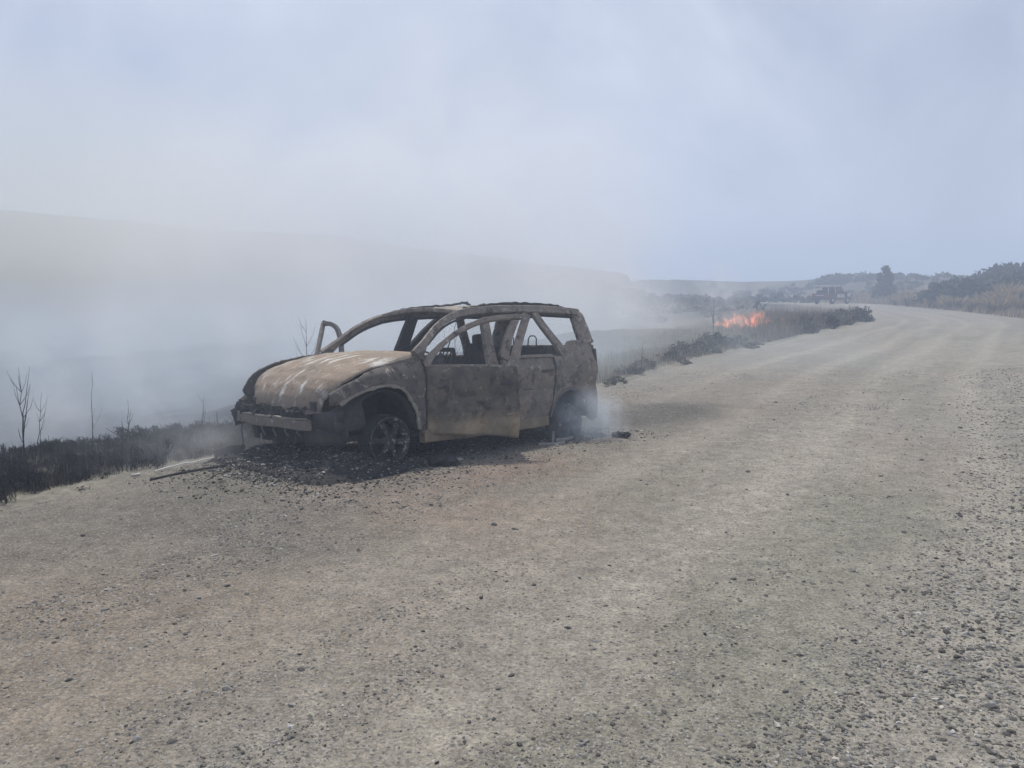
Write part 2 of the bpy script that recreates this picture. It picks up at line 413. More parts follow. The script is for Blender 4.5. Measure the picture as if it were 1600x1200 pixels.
# soot and ash round the wreck (stain with its own ragged outline)
rr = np.sqrt((np.clip(np.abs(cx) - 1.9, 0, 99) / 1.0) ** 2 + (np.clip(np.abs(cyy) - .55, 0, 99) / .75) ** 2) + wob * 1.3
soot = 1 - sstep(.15, 1.15, rr)
soot = np.maximum(soot, .95 * (1 - sstep(.25, 1.0, np.sqrt(((cx + 3.1) / 2.7) ** 2 + ((cyy - .5) / 1.45) ** 2) + wob * .9)))
soot = np.maximum(soot, .60 * (1 - sstep(.3, 1.15, np.sqrt(((cx - 2.9) / 3.6) ** 2 + ((cyy - 1.0) / 2.0) ** 2) + wob * .9)))
c = lerp3(c, np.broadcast_to(np.array([.062, .060, .058]), c.shape), np.clip(soot, 0, 1) * .85)
red = (1 - sstep(.2, 1.0, np.sqrt(((cx - .5) / 1.5) ** 2 + ((cyy - 1.75) / .55) ** 2) + wob * .8))
c = lerp3(c, np.broadcast_to(np.array([.30, .205, .165]), c.shape), red * .65)
lft = (1 - sstep(2.2, 5.2, across + 1.6 * (fbm(X / 1.6, Y / 1.6, 87) - .5))) * (1 - sstep(12, 20, Y))
c = lerp3(c, np.broadcast_to(np.array([.225, .19, .155]), c.shape), lft * .50 * (1 - np.clip(soot, 0, 1)))
brn = (1 - sstep(-2.2, .2, X + .25 * (Y - 3))) * (1 - sstep(3.6, 6.2, Y)) * sstep(.32, .6, fbm(X / 1.4, Y / 1.4, 83))
c = lerp3(c, np.broadcast_to(np.array([.29, .235, .185]), c.shape), brn * .6 * (1 - np.clip(soot, 0, 1)))
red2 = (1 - sstep(.2, 1.1, np.sqrt(((X + .5) / 1.5) ** 2 + ((Y - 5.9) / 1.3) ** 2) + wob * .9)) * sstep(.3, .6, fbm(X / .8, Y / .8, 85))
c = lerp3(c, np.broadcast_to(np.array([.31, .245, .205]), c.shape), red2 * .55)
c = c * (.86 + .28 * fbm(X / .25, Y / .25, 79)[..., None]) * np.array([.935, .93, .90])
idx = np.arange(X.size).reshape(X.shape); a = idx[:-1]; b = idx[1:]
quads = np.stack([a[:, :-1], b[:, :-1], b[:, 1:], a[:, 1:]], -1).reshape(-1, 4)[:, ::-1]
m, t, b_, o_ = new_mat('road_gravel')
at_ = nd(t, 'ShaderNodeAttribute'); at_.attribute_name = 'col'; g = nd(t, 'ShaderNodeNewGeometry'); pv = g.outputs['Position']
f1, h1 = noise(t, pv, 9, 8, .78, .2, .30, .70); f2, h2 = noise(t, pv, 55, 5, .8, 0, .33, .67); f3, h3 = noise(t, pv, 170, 3, .7, 0, .35, .65)
vo = nd(t, 'ShaderNodeTexVoronoi'); vo.inputs['Scale'].default_value = 42; t.links.new(pv, vo.inputs['Vector'])
vr = nd(t, 'ShaderNodeMapRange'); vr.inputs['From Min'].default_value = .1; vr.inputs['From Max'].default_value = .55; t.links.new(vo.outputs['Distance'], vr.inputs['Value'])
vg = nd(t, 'ShaderNodeSeparateColor'); t.links.new(vo.outputs['Color'], vg.inputs[0])
cc = mixc(t, 1.0, at_.outputs['Color'], mixc(t, f1, (.80, .79, .78), (1.18, 1.18, 1.18)), 'MULTIPLY')
cc = mixc(t, 1.0, cc, mixc(t, f2, (.50, .50, .51), (1.42, 1.41, 1.39)), 'MULTIPLY')
f0, h0 = noise(t, pv, 1.7, 6, .8, .3, .34, .66); cc = mixc(t, 1.0, cc, mixc(t, f0, (.90, .90, .905), (1.08, 1.08, 1.075)), 'MULTIPLY')
f00, _ = noise(t, pv, 4.5, 5, .8, 0, .36, .64); cc = mixc(t, 1.0, cc, mixc(t, f00, (.86, .86, .86), (1.12, 1.12, 1.12)), 'MULTIPLY')
pick = mth(t, 'GREATER_THAN', vg.outputs[0], .58)
peb = mth(t, 'MULTIPLY', pick, mth(t, 'SUBTRACT', 1.0, vr.outputs[0]))
cc = mixc(t, peb, cc, mixc(t, vg.outputs[1], (.085, .085, .085), (.40, .38, .35)))
cc = mixc(t, mth(t, 'MULTIPLY', f3, .35), cc, mixc(t, .5, cc, (.06, .06, .06)))
v2 = nd(t, 'ShaderNodeTexVoronoi'); v2.inputs['Scale'].default_value = 95; t.links.new(pv, v2.inputs['Vector'])
v2g = nd(t, 'ShaderNodeSeparateColor'); t.links.new(v2.outputs['Color'], v2g.inputs[0])
v2r = nd(t, 'ShaderNodeMapRange'); v2r.inputs['From Min'].default_value = .25; v2r.inputs['From Max'].default_value = .5; t.links.new(v2.outputs['Distance'], v2r.inputs['Value'])
p2 = mth(t, 'MULTIPLY', mth(t, 'GREATER_THAN', v2g.outputs[0], .5), mth(t, 'SUBTRACT', 1.0, v2r.outputs[0]))
cc = mixc(t, mth(t, 'MULTIPLY', p2, .8), cc, mixc(t, v2g.outputs[1], (.10, .10, .10), (.42, .40, .37)))
t.links.new(cc, b_.inputs['Base Color']); b_.inputs['Roughness'].default_value = .95; b_.inputs['Specular IOR Level'].default_value = .12
hh = mth(t, 'ADD', mth(t, 'ADD', mth(t, 'MULTIPLY', h1, .5), mth(t, 'MULTIPLY', h2, .35)), mth(t, 'MULTIPLY', peb, .5)); bump(t, b_, hh, .7, .03)
M_road = m
road = np_mesh('gravel_road', np.stack([X, Y, Z], -1).reshape(-1, 3), quads, M_road, {'col': c.reshape(-1, 3)}, True); tag(road, kind='structure')

ROADG = (X.copy(), Y.copy(), Z.copy())
def road_params(px_, py_):
    """approx (across, along) of a point"""
    mid = (Lc + Rc) / 2
    i = ((mid[:, 0] - px_) ** 2 + (mid[:, 1] - py_) ** 2).argmin()
    d = Rc[i] - Lc[i]; tpar = ((px_ - Lc[i][0]) * d[0] + (py_ - Lc[i][1]) * d[1]) / (d @ d)
    return i, tpar
def road_h(x, y):
    xs = np.asarray(x, float).ravel(); ys = np.asarray(y, float).ravel(); out = np.zeros(len(xs))
    mid = (Lc + Rc) / 2
    for s in range(0, len(xs), 4000):
        q = np.stack([xs[s:s + 4000], ys[s:s + 4000]], 1)
        i = ((q[:, None, :] - mid[None]) ** 2).sum(-1).argmin(1); 
        for _ in range(2):      # walk along to the right cross-section
            d = Rc[i] - Lc[i]; tp = ((q - Lc[i]) * d).sum(1) / (d * d).sum(1)
            pt = Lc[i] + tp[:, None] * d; tan = mid[np.minimum(i + 1, len(mid) - 1)] - mid[np.maximum(i - 1, 0)]
            ln = np.linalg.norm(tan, axis=1); step = ((q - pt) * tan).sum(1) / (ln * ln) * 2
            i = np.clip(np.round(i + step).astype(int), 0, len(mid) - 1)
        d = Rc[i] - Lc[i]; tp = ((q - Lc[i]) * d).sum(1) / (d * d).sum(1)
        j = np.clip(np.round((tp + .03) / 1.06 * (nt_ - 1)).astype(int), 0, nt_ - 1)
        out[s:s + 4000] = ROADG[2][i, j]
    return out
def surf(x, y):
    """top of the road or of the terrain, whichever is higher"""
    z1 = road_h([x], [y])[0]; z2 = ground_at(x, y)
    dl, dr = terrain_parts(np.array([x]), np.array([y]))
    if dl[0] > .2 or dr[0] > .2: return z2
    return max(z1, z2 - .15 if (dl[0] < -.5 and dr[0] < -.5) else z2 - .02)

# ---- loose gravel: the larger stones one by one, the rest as one mass
def ico():
    p = (1 + 5 ** .5) / 2
    V = np.array([(-1, p, 0), (1, p, 0), (-1, -p, 0), (1, -p, 0), (0, -1, p), (0, 1, p), (0, -1, -p), (0, 1, -p), (p, 0, -1), (p, 0, 1), (-p, 0, -1), (-p, 0, 1)], float) / math.sqrt(1 + p * p)
    F = np.array([(0, 11, 5), (0, 5, 1), (0, 1, 7), (0, 7, 10), (0, 10, 11), (1, 5, 9), (5, 11, 4), (11, 10, 2), (10, 7, 6), (7, 1, 8), (3, 9, 4), (3, 4, 2), (3, 2, 6), (3, 6, 8), (3, 8, 9), (4, 9, 5), (2, 4, 11), (6, 2, 10), (8, 6, 7), (9, 8, 1)])
    return V, F
IV, IF = ico()
M_gravel = attr_mat('gravel_stone', 60, .25)
def scatter(n, y0, y1, pw):
    """points on the road in the view, denser near the camera"""
    y = y0 * (y1 / y0) ** rng.random(int(n)) if pw == 'log' else rng.uniform(y0, y1, int(n))
    x = rng.uniform(-.85, 1.0, len(y)) * (y + .9)
    return x, y
NG = 370000
gx, gy = scatter(NG, 2.3, 17, 'log')
GDL, GDR = terrain_parts(gx, gy)
ok = (GDL < -.05) & (GDR < -.1); gx, gy, GDL = gx[ok], gy[ok], GDL[ok]
mid = (Lc + Rc) / 2
gacross = -GDL
galong = np.zeros(len(gx))
for s in range(0, len(gx), 4000):
    q = np.stack([gx[s:s + 4000], gy[s:s + 4000]], 1); i = ((q[:, None, :] - mid[None]) ** 2).sum(-1).argmin(1); galong[s:s + 4000] = along[i, 0]
gtrk = tracks(gacross, galong)
dens = .14 + .9 * sstep(.44, .66, fbm(gacross / .8, galong / 5, 91)) * sstep(.35, .6, fbm(gx / .6, gy / .6, 93)) 
dens = np.maximum(dens, 1.0 * sstep(5.0, 7.0, gacross + 1.2 * (fbm(gx / .9, gy / .9, 95) - .5)) * sstep(.22, .48, fbm(gx / .45, gy / .45, 97)))
dens = dens * (1 - .75 * gtrk)
kp = rng.random(len(gx)) < dens * .60; gx, gy, gacross, dens = gx[kp], gy[kp], gacross[kp], dens[kp]
n = len(gx)
size = .0029 * np.exp(rng.normal(0, .5, n)) * (1 + .35 * dens + .45 * sstep(5.2, 7, gacross)) * (.75 + .055 * gy)
size = np.clip(size, .002, .02)
gz = road_h(gx, gy)
def stones(xs, ys, zs, sz):
    n = len(xs)
    V = IV[None] * (1 + rng.uniform(-.38, .34, (n, 12, 1))) * np.stack([rng.uniform(.8, 1.5, n), rng.uniform(.7, 1.2, n), rng.uniform(.4, .8, n)], 1)[:, None, :]
    th = rng.uniform(0, 2 * np.pi, n); c_, s_ = np.cos(th)[:, None], np.sin(th)[:, None]
    xr = V[..., 0] * c_ - V[..., 1] * s_; yr = V[..., 0] * s_ + V[..., 1] * c_
    V = np.stack([xr, yr, V[..., 2]], -1) * sz[:, None, None]
    V += np.stack([xs, ys, zs + sz * .02], 1)[:, None, :]
    F = (IF[None] + 12 * np.arange(n)[:, None, None]).reshape(-1, 3)
    return V.reshape(-1, 3), F
def stone_cols(n):
    k = rng.random(n); g = rng.uniform(.11, .27, n); g = np.where(k > .93, rng.uniform(.30, .42, n), g); g = np.where(k < .22, rng.uniform(.055, .10, n), g)
    wm = rng.uniform(0, 1.3, n)[:, None] * np.array([.07, .02, -.07])
    return g[:, None] * (1 + wm)
GV, GF = stones(gx, gy, gz, size)
gr = np_mesh('gravel', GV, GF, M_gravel, {'col': np.repeat(stone_cols(n), 12, 0)}, False, road); tag(gr, kind='stuff')
# 300 bigger stones, eight shared shapes in three tints
shapes = []
for k in range(9):
    V1, F1 = stones(np.zeros(1), np.zeros(1), np.zeros(1), np.ones(1))
    bmx = bmesh.new(); vs = [bmx.verts.new(p) for p in V1]
    for q in F1: bmx.faces.new([vs[i] for i in q])
    bmesh.ops.subdivide_edges(bmx, edges=list(bmx.edges), cuts=1, use_grid_fill=True, fractal=.35, seed=k)
    bmesh.ops.triangulate(bmx, faces=list(bmx.faces))
    me = bpy.data.meshes.new('stone'); bmx.to_mesh(me); bmx.free()
    tint = [(.10, .10, .098), (.19, .18, .165), (.31, .30, .28)][k % 3] if k != 5 else (.16, .155, .15)
    me.materials.append(plain('stone_%d' % k, tint, .3, 3.0)); shapes.append(me)
cand = 0; nst = 0
while nst < 300 and cand < 20000:
    cand += 1
    y = 2.4 * (13 / 2.4) ** rnd.random(); x = rnd.uniform(-.7, .7) * (y + .4)
    dl, dr = terrain_parts(np.array([x]), np.array([y]))
    if dl[0] > -.15 or dr[0] > -.1: continue
    if rnd.random() > (.22 + .78 * float(sstep(4.8, 7.0, -dl[0]))): continue
    lx, ly = car_local(x, y)
    if abs(lx) < 2.4 and abs(ly) < 1.5: continue
    s = rnd.uniform(.008, .016) * (1.6 if rnd.random() < .08 else 1) * (.7 + .07 * y)
    o = bpy.data.objects.new('stone', rnd.choice(shapes)); COL.objects.link(o); o.parent = road
    o.location = (x, y, road_h([x], [y])[0] + s * .04); o.scale = (s * rnd.uniform(.9, 1.4), s, s * rnd.uniform(.6, 1.0)); o.rotation_euler = (rnd.uniform(-.3, .3), rnd.uniform(-.3, .3), rnd.uniform(0, 6.3))
    nst += 1
# ================================================================== THE BURNT-OUT CAR  (x forward, y left, z up)
M_hood = burnt_metal('burnt_hood', (.31, .245, .19), (.25, .21, .165), (.50, .47, .41), (.13, .115, .10), .6, .5, streak=((.62, .60, .57), (.8, 2.6, 1.0), .555, .66), scale=1.3)
M_fender = burnt_metal('burnt_fender', (.12, .11, .11), (.19, .17, .15), (.48, .45, .39), (.035, .035, .037), .55, .8, scale=2.4)
M_door = burnt_metal('burnt_door', (.18, .155, .13), (.095, .088, .08), (.38, .34, .27), (.035, .033, .033), .5, .85, low=((.44, .345, .23), .30, .48), scale=2.0)
M_rear = burnt_metal('burnt_rear_panel', (.28, .235, .195), (.185, .165, .145), (.50, .46, .40), (.085, .078, .075), .55, .75, scale=2.0)
M_pillar = burnt_metal('burnt_pillar', (.32, .275, .235), (.22, .195, .17), (.60, .56, .50), (.085, .08, .075), .6, .75, scale=3.2)
M_inner = burnt_metal('charred_and_shaded', (.055, .055, .062), (.075, .07, .07), (.16, .15, .14), (.03, .03, .032), .15, .5, scale=1.5)  # charred parts; also paints the shade on far-side pillars and frames
M_beam = burnt_metal('burnt_bumper_beam', (.23, .205, .17), (.18, .165, .145), (.46, .44, .40), (.06, .06, .06), .5, .5, scale=2.2)
M_rim = burnt_metal('burnt_rim', (.07, .066, .066), (.045, .043, .043), (.44, .43, .41), (.02, .02, .022), .8, .5, scale=4)
M_char = plain('char', (.035, .034, .036), .5, 18)
M_wire = plain('burnt_wire', (.09, .085, .085), .3, 30)
M_arch = burnt_metal('burnt_arch_lip', (.33, .31, .26), (.26, .24, .21), (.47, .45, .40), (.13, .12, .11), .5, .35, scale=3)

car = empty('burnt_car', (CAR_XY[0], CAR_XY[1], 0), CAR_YAW)
tag(car, 'burnt-out five-door SUV wreck with stripped windows and its front doors open', 'car')
Zc = -0.02
car.matrix_world = Matrix.Translation((CAR_XY[0], CAR_XY[1], Zc)) @ (Matrix.Rotation(CAR_YAW, 4, 'Z') @ Matrix.Rotation(-.03, 4, 'Y') @ Matrix.Rotation(.05, 4, 'X'))

def S(x, z):
    """half width of the body side at station x, height z"""
    x = np.asarray(x, float); z = np.asarray(z, float)
    y = .90 - np.clip(z - .85, 0, 9) * .40 - .09 * np.clip(.42 - z, 0, 1) ** 2 * 4
    y = y - .20 * np.clip((x - 1.35) / .75, 0, 2) ** 2 - .13 * np.clip((-x - 1.55) / .5, 0, 2) ** 2
    y = y - .018 * np.exp(-((z - .60) / .05) ** 2)                     # crease below the waist
    return y
def dent(x, z, seed, amp=.012): return amp * 2 * (fbm(np.asarray(x) * 5 + 9, np.asarray(z) * 5 - 3, seed, 4) - .5)
def side_panel(top, bot, n, m, seed, sgn=1, roll_top=0.0, amp=.012, edge=.006):
    """loft between two (x, z) polylines lying on the body side"""
    A = resample(top, n); B = resample(bot, n); v = np.linspace(0, 1, m)[:, None, None]
    Q = A[None] * (1 - v) + B[None] * v
    x, z = Q[..., 0], Q[..., 1]; y = S(x, z) + dent(x, z, seed, amp)
    if roll_top: y = y - roll_top * np.clip(1 - v[..., 0] / .28, 0, 1) ** 2
    jz = edge * 2 * (vnoise(x * 40, z * 40, seed + 5) - .5); z = z + np.where((v[..., 0] == 0) | (v[..., 0] == 1), jz, 0)
    return np.stack([x, sgn * y, z], -1)
def bar(pts, wid, thk, sgn=1, n=14, side=None, jit=.10, inset=0.0, off=None):
    """bar following the body side through (x, z) points; wid lies in the side plane"""
    q = catmull(pts, n); x, z = q[:, 0], q[:, 1]; y = S(x, z) - inset
    P = np.stack([x, y, z], 1)
    nrm = np.stack([np.zeros(n), np.ones(n), np.where(z > .85, .40, .0)], 1)
    t = np.gradient(P, axis=0); s = np.cross(nrm, t)
    P[:, 1] *= sgn; s[:, 1] *= sgn
    return MB().sweep(P, wid, thk, s, 12, jit)

for sgn, tagn in ((1, 'n'), (-1, 'f')):
    # ---- front wing
    top = [(1.90, .70), (1.78, .765), (1.55, .875), (1.3, .955), (1.05, 1.02), (.86, 1.05)]
    if sgn < 0: top = [(1.93, .70), (1.86, .80), (1.70, .90), (1.5, .965), (1.25, 1.01), (1.0, 1.04), (.86, 1.05)]
    bot = [(1.885, .595), (1.80, .60), (1.69, .67), (1.55, .72), (1.37, .75), (1.19, .72), (1.08, .63), (1.00, .48), (.965, .30), (.90, .22), (.86, .22)]
    G = side_panel(top, bot, 44, 16, 100 + sgn, sgn, .03, .022)
    fw = MB().grid(G).build('front_wing', M_fender, car, solid=.012)
    # rolled arch lip, flaking
    arch = [(1.80, .602), (1.69, .672), (1.55, .722), (1.37, .752), (1.19, .722), (1.08, .632), (1.00, .482), (.965, .31)]
    bar(arch, .030, .020, sgn, 40, jit=.8, inset=-.006).build('arch_lip', M_arch, fw)
    bar([(.885, 1.0), (.875, .80), (.872, .55), (.885, .30)], .012, .012, sgn, 14, jit=.5, inset=-.006).build('shut_line', M_char, fw)
    # inner wheel housing
    hs = []
    for k in range(15):
        a = math.pi * (k / 14); hs.append([(1.36 + .40 * math.cos(a), sgn * yy, .30 + .41 * math.sin(a)) for yy in (.86, .74, .58, .45)])
    MB().grid(hs).build('wheel_housing', M_inner, car, solid=.008)
    hs = []
    for k in range(15):
        a = math.pi * (k / 14); hs.append([(-1.31 + .36 * math.cos(a), sgn * yy, .22 + .37 * math.sin(a)) for yy in (.85, .74, .58, .45)])
    MB().grid(hs).build('wheel_housing', M_inner, car, solid=.008)
    MB().grid([[(-1.31 + .40 * u, sgn * .46, .10 + .52 * v_) for u in np.linspace(-1, 1, 5)] for v_ in np.linspace(0, 1, 5)]).build('housing_wall', M_char, car, solid=.01)
    # ---- pillars, all following the body side
    aL = [(.93, 1.02), (.74, 1.18), (.49, 1.345), (.19, 1.445), (-.21, 1.485), (-.84, 1.505), (-1.35, 1.50), (-1.80, 1.478)]
    bar(aL, [.13, .085, .08, .08, .085, .09, .095, .10] and np.interp(np.linspace(0, 1, 34), [0, .12, .3, .5, 1], [.13, .07, .07, .082, .09]), .055, sgn, 34, jit=.09).build('roof_side_rail', M_pillar, car)
    fl = [(x_, z_ - .058) for x_, z_ in aL[1:]]; bar(fl, .022, .03, sgn, 30, jit=.35, inset=.02).build('door_seal_flange', M_inner, car)
    pl = bar([(.80, .84), (.86, .95), (.90, 1.06)], [.16, .14, .10] and np.linspace(.20, .12, 10), .05, sgn, 10, inset=.035).build('front_pillar', M_fender, car)
    bar([(-.06, .28), (-.08, .60), (-.10, .92), (-.13, 1.15), (-.18, 1.45)], np.linspace(.20, .095, 16) if sgn > 0 else np.linspace(.26, .15, 16), .06, sgn, 16, inset=.05).build('centre_pillar', M_pillar if sgn > 0 else M_inner, car)  # far pillar: shade put into its colour by the dark material
    bar([(-1.30, .93), (-1.20, 1.10), (-1.06, 1.30), (-.96, 1.47)], np.linspace(.13, .095, 14), .05, sgn, 14, inset=.012).build('rear_pillar', M_pillar, car)
    bar([(-1.775, 1.10), (-1.765, 1.22), (-1.755, 1.33), (-1.75, 1.43), (-1.745, 1.465)], np.r_[np.linspace(.27, .22, 10), .20, .13], .06, sgn, 12, inset=.01).build('tail_pillar', M_pillar, car)
    # ---- rear quarter with its arch
    top = [(-1.06, .965), (-1.22, .965), (-1.32, 1.08), (-1.40, 1.135), (-1.60, 1.145), (-1.74, 1.16), (-1.905, 1.16)]
    bot = [(-.90, .20), (-.945, .26), (-.98, .36), (-1.06, .47), (-1.18, .55), (-1.31, .575), (-1.45, .55), (-1.58, .45), (-1.655, .20), (-1.77, .15), (-1.905, .19)]
    G = side_panel(top, bot, 46, 18, 120 + sgn, sgn, 0, .026)
    qp = MB().grid(G).build('rear_quarter_panel', M_rear, car, solid=.012)
    bar([(-.95, .27), (-.985, .365), (-1.06, .468), (-1.18, .545), (-1.31, .57), (-1.45, .545), (-1.58, .445), (-1.65, .21)], .028, .02, sgn, 30, jit=.4, inset=-.004).build('arch_lip', M_fender, qp)
    # recessed fuel flap / lamp recess and torn lamp bracket at the tail corner
    MB().box((-1.875, sgn * .80, .88), (.06, .06, .30), None, .015).build('tail_lamp_recess', M_inner, car)
    # ---- sill
    bar([(.90, .23), (.4, .22), (-.3, .22), (-.92, .23)], .12, .09, sgn, 16, inset=.03).build('sill', M_door, car)
    # ---- rear door: panel, window frame, handle
    top = [(-.20, .945), (-.6, .962), (-1.04, .962)]; bot = [(-.20, .24), (-.6, .24), (-.885, .24)]
    rdp = side_panel(top, bot, 30, 26, 140 + sgn, sgn, 0, .018); 
    # rear edge follows the wheel arch
    v = np.linspace(0, 1, 26); xr = np.interp(v, [0, .45, .62, .85, 1], [-1.045, -1.035, -.985, -.935, -.90])
    for i in range(26):
        f = (rdp[i, :, 0] - rdp[i, 0, 0]) / (rdp[i, -1, 0] - rdp[i, 0, 0]); rdp[i, :, 0] = -.20 + f * (xr[i] + .20)
    z_ = rdp[..., 2]; rdp[..., 1] += sgn * (.010 * np.exp(-((z_ - .47) / .03) ** 2) - .010 * np.exp(-((z_ - .52) / .02) ** 2)) + sgn * .004
    rd = MB().grid(rdp).build('rear_door', M_rear, car, solid=.03)
    fr = bar([(-.235, .95), (-.33, 1.08), (-.47, 1.25), (-.66, 1.43)], np.linspace(.12, .085, 12) if sgn > 0 else np.linspace(.17, .12, 12), .05, sgn, 12, inset=.0).build('window_frame', M_pillar if sgn > 0 else M_inner, rd)  # far frame coloured dark for its shade, near one stays pale
    bar([(-.24, .955), (-.6, .968), (-1.04, .965)], .035, .045, sgn, 10, inset=.004).build('window_ledge', M_pillar, rd)
    bar([(-1.05, .955), (-1.045, .80), (-1.038, .62), (-.995, .48), (-.945, .34), (-.91, .24)], .012, .012, sgn, 22, jit=.5, inset=-.006).build('shut_line', M_char, rd)
    bar([(-.95, .60), (-.6, .605), (-.24, .60)], .010, .012, sgn, 14, jit=.5, inset=-.002).build('trim_groove', M_inner, rd)
    hd = MB(); 
    hd.sweep([(-.80, sgn * .905, .80), (-.86, sgn * .925, .80), (-.94, sgn * .925, .805), (-.99, sgn * .90, .805)], .03, .025, (0, 0, 1), 8, .2); hd.build('door_handle', M_inner, rd)

def hood_z(x, y):
    zc_ = np.interp(x, [.80, .95, 1.2, 1.45, 1.65, 1.80, 1.90, 1.965, 1.985], [1.035, 1.035, .995, .945, .885, .815, .735, .64, .47])
    e = np.abs(y) / np.interp(x, [.8, 1.4, 1.75, 1.99], [.83, .83, .76, .56])
    return zc_ + .045 * np.interp(x, [.8, 1.5, 2], [.6, 1, .4]) * (1 - np.clip(e, 0, 1) ** 2.2) + .018 * np.exp(-((np.abs(y) - .40) / .10) ** 2) * np.interp(x, [.9, 1.3, 1.9], [0, 1, .3])
xs = np.concatenate([np.linspace(.80, 1.7, 34), np.linspace(1.715, 1.985, 20)]); e = np.linspace(-1, 1, 49)
XX, EE = np.meshgrid(xs, e, indexing='ij'); HW = np.interp(XX, [.8, 1.0, 1.4, 1.7, 1.80, 1.90, 1.99], [.815, .825, .845, .83, .80, .73, .60])
YY = EE * HW; ZZ = hood_z(XX, YY) + .014 * (fbm(XX * 4, YY * 4, 201) - .5) * 2 + .006 * (fbm(XX * 14, YY * 14, 203) - .5) * 2
XX = XX - .10 * np.clip(np.abs(EE), 0, 1) ** 3 * np.clip((XX - 1.6) / .38, 0, 1)          # nose corners swept back
ZZ = ZZ - .03 * np.clip((np.abs(EE) - .86) / .14, 0, 1) ** 2
bn = MB().grid(np.stack([XX, YY, ZZ], -1)).build('bonnet', M_hood, car, solid=.012)
# pale buckled rib down the middle and the front lip
MB().sweep([(1.968, y, .475 + .012 * math.sin(7 * y) - .0 * abs(y)) for y in np.linspace(-.42, .42, 16)], .05, .025, (0, 0, 1), 8, .3).build('bonnet_lip', M_fender, bn)
# cowl and windscreen sill
MB().sweep([(.82 - .10 * (abs(y) / .8) ** 2, y, 1.005 - .03 * (abs(y) / .8) ** 2) for y in np.linspace(-.80, .80, 18)], .16, .07, (1, 0, .2), 10, .15).build('cowl_panel', M_pillar, car)
# ---- roof skin, sagging, with ragged burnt edge pieces
xs = np.linspace(.17, -1.80, 42); ys_ = np.linspace(-1, 1, 27); XX, EE = np.meshgrid(xs, ys_, indexing='ij')
rl = np.interp(XX, [-1.8, -1.7, -1.35, -.84, -.21, .19], [1.45, 1.47, 1.495, 1.505, 1.485, 1.445]); YY = EE * (S(XX, rl) - .01)
ZZ = rl + .05 * (1 - EE ** 2) + .012 * (fbm(XX * 3, YY * 3, 211) - .5) * 2 + .02
roof = MB().grid(np.stack([XX, YY, ZZ], -1)).build('roof', M_pillar, car, solid=.012)
hdr = MB().sweep([(.20, y, 1.455 + .05 * (1 - (y / .66) ** 2)) for y in np.linspace(-.66, .66, 14)], .09, .045, (1, 0, 0), 10, .1); hdr.build('roof_header', M_pillar, roof)
MB().sweep([(-1.80, y, 1.455 + .045 * (1 - (y / .62) ** 2)) for y in np.linspace(-.62, .62, 12)], .09, .06, (1, 0, 0), 10, .1).build('roof_rear_rail', M_pillar, roof)
# roof bars: near one lies low, far one has buckled upwards
def rbar(pts, r, nm='roof_bar'):
    q = catmull(pts, 26); q = q + np.stack([np.zeros(26), .008 * np.sin(np.arange(26) * 1.9), .007 * np.sin(np.arange(26) * 2.7 + 1)], 1)
    return MB().sweep(q, [.035 * (1 + .3 * math.sin(i * 1.3)) for i in range(26)], .026, (0, 1, 0), 8, .35).build(nm, M_inner, car)
rbar([(.06, .57, 1.50), (-.2, .56, 1.535), (-.6, .55, 1.572), (-1.0, .54, 1.578), (-1.45, .53, 1.565), (-1.66, .52, 1.53)], .02)
rbar([(.20, -.58, 1.48), (.0, -.57, 1.53), (-.35, -.57, 1.57), (-.75, -.57, 1.60), (-.98, -.56, 1.635), (-1.06, -.55, 1.60)], .02)
rbar([(-1.05, -.3, 1.60), (-1.35, -.2, 1.598), (-1.5, -.05, 1.600), (-1.66, .15, 1.575)], .02, 'roof_bar_remnant')
# ---- front end: beam, radiator support, headlamp cavities, apron, engine
q = np.linspace(-.72, .63, 22)
MB().sweep([(2.06 - .06 * (y / .7) ** 2, y, .425 + .006 * math.sin(9 * y)) for y in q], .095, .06, (0, 0, 1), 12, .10).build('bumper_beam', M_beam, car)
MB().sweep([(2.07 - .06 * (y / .7) ** 2, y, .478 + .004 * math.sin(13 * y)) for y in q], .045, .016, (1, 0, 0), 8, .3).build('beam_flange', M_arch, car)
cr_ = MB()
for k in range(26):
    y = -.50 - .34 * rnd.random(); cr_.box((2.0 + .06 * rnd.random() - .08, y, .44 + .12 * rnd.random() - .10 * (y < -.74)), (.10, .09, .07), Matrix.Rotation(rnd.uniform(-1, 1), 3, 'X') @ Matrix.Rotation(rnd.uniform(-1, 1), 3, 'Z'), .03)
cr_.build('melted_bumper', M_char, car)
cr_ = MB()
for k in range(60):
    y = rnd.uniform(-.55, .62); cr_.box((1.99 + .05 * rnd.random(), y, .505 + .03 * rnd.random()), (.07, .07, .045), Matrix.Rotation(rnd.uniform(-1, 1), 3, 'X') @ Matrix.Rotation(rnd.uniform(-1, 1), 3, 'Z'), .02)
cr_.build('melted_grille', M_char, car)
MB().sweep([(1.88, y, .58) for y in np.linspace(-.58, .58, 10)], .10, .08, (0, 0, 1), 10, .15).build('radiator_support', M_inner, car)
MB().box((1.74, 0, .40), (.10, 1.30, .42), None, .02).build('radiator', M_char, car)
MB().box((1.35, 0, .56), (.55, .70, .46), None, .05).build('engine', M_char, car)
for sgn in (1, -1):
    MB().grid([[(x, sgn * (.70 + .10 * (1 - v)), .36 + v * (.30 - .5 * max(0, x - 1.6))) for v in np.linspace(0, 1, 6)] for x in np.linspace(1.50, 1.84, 8)]).build('inner_wing', M_inner, car, solid=.02)
    G = [[(x - .05 * v, sgn * (y0 - .02 - .04 * v), .545 - .32 * v + .012 * math.sin(9 * x + 5 * v)) for (x, y0) in ((1.99, .50), (1.97, .62), (1.92, .72), (1.84, .78), (1.74, .81))] for v in np.linspace(0, 1, 7)]
    MB().grid(G).build('front_apron', M_inner, car, solid=.02)
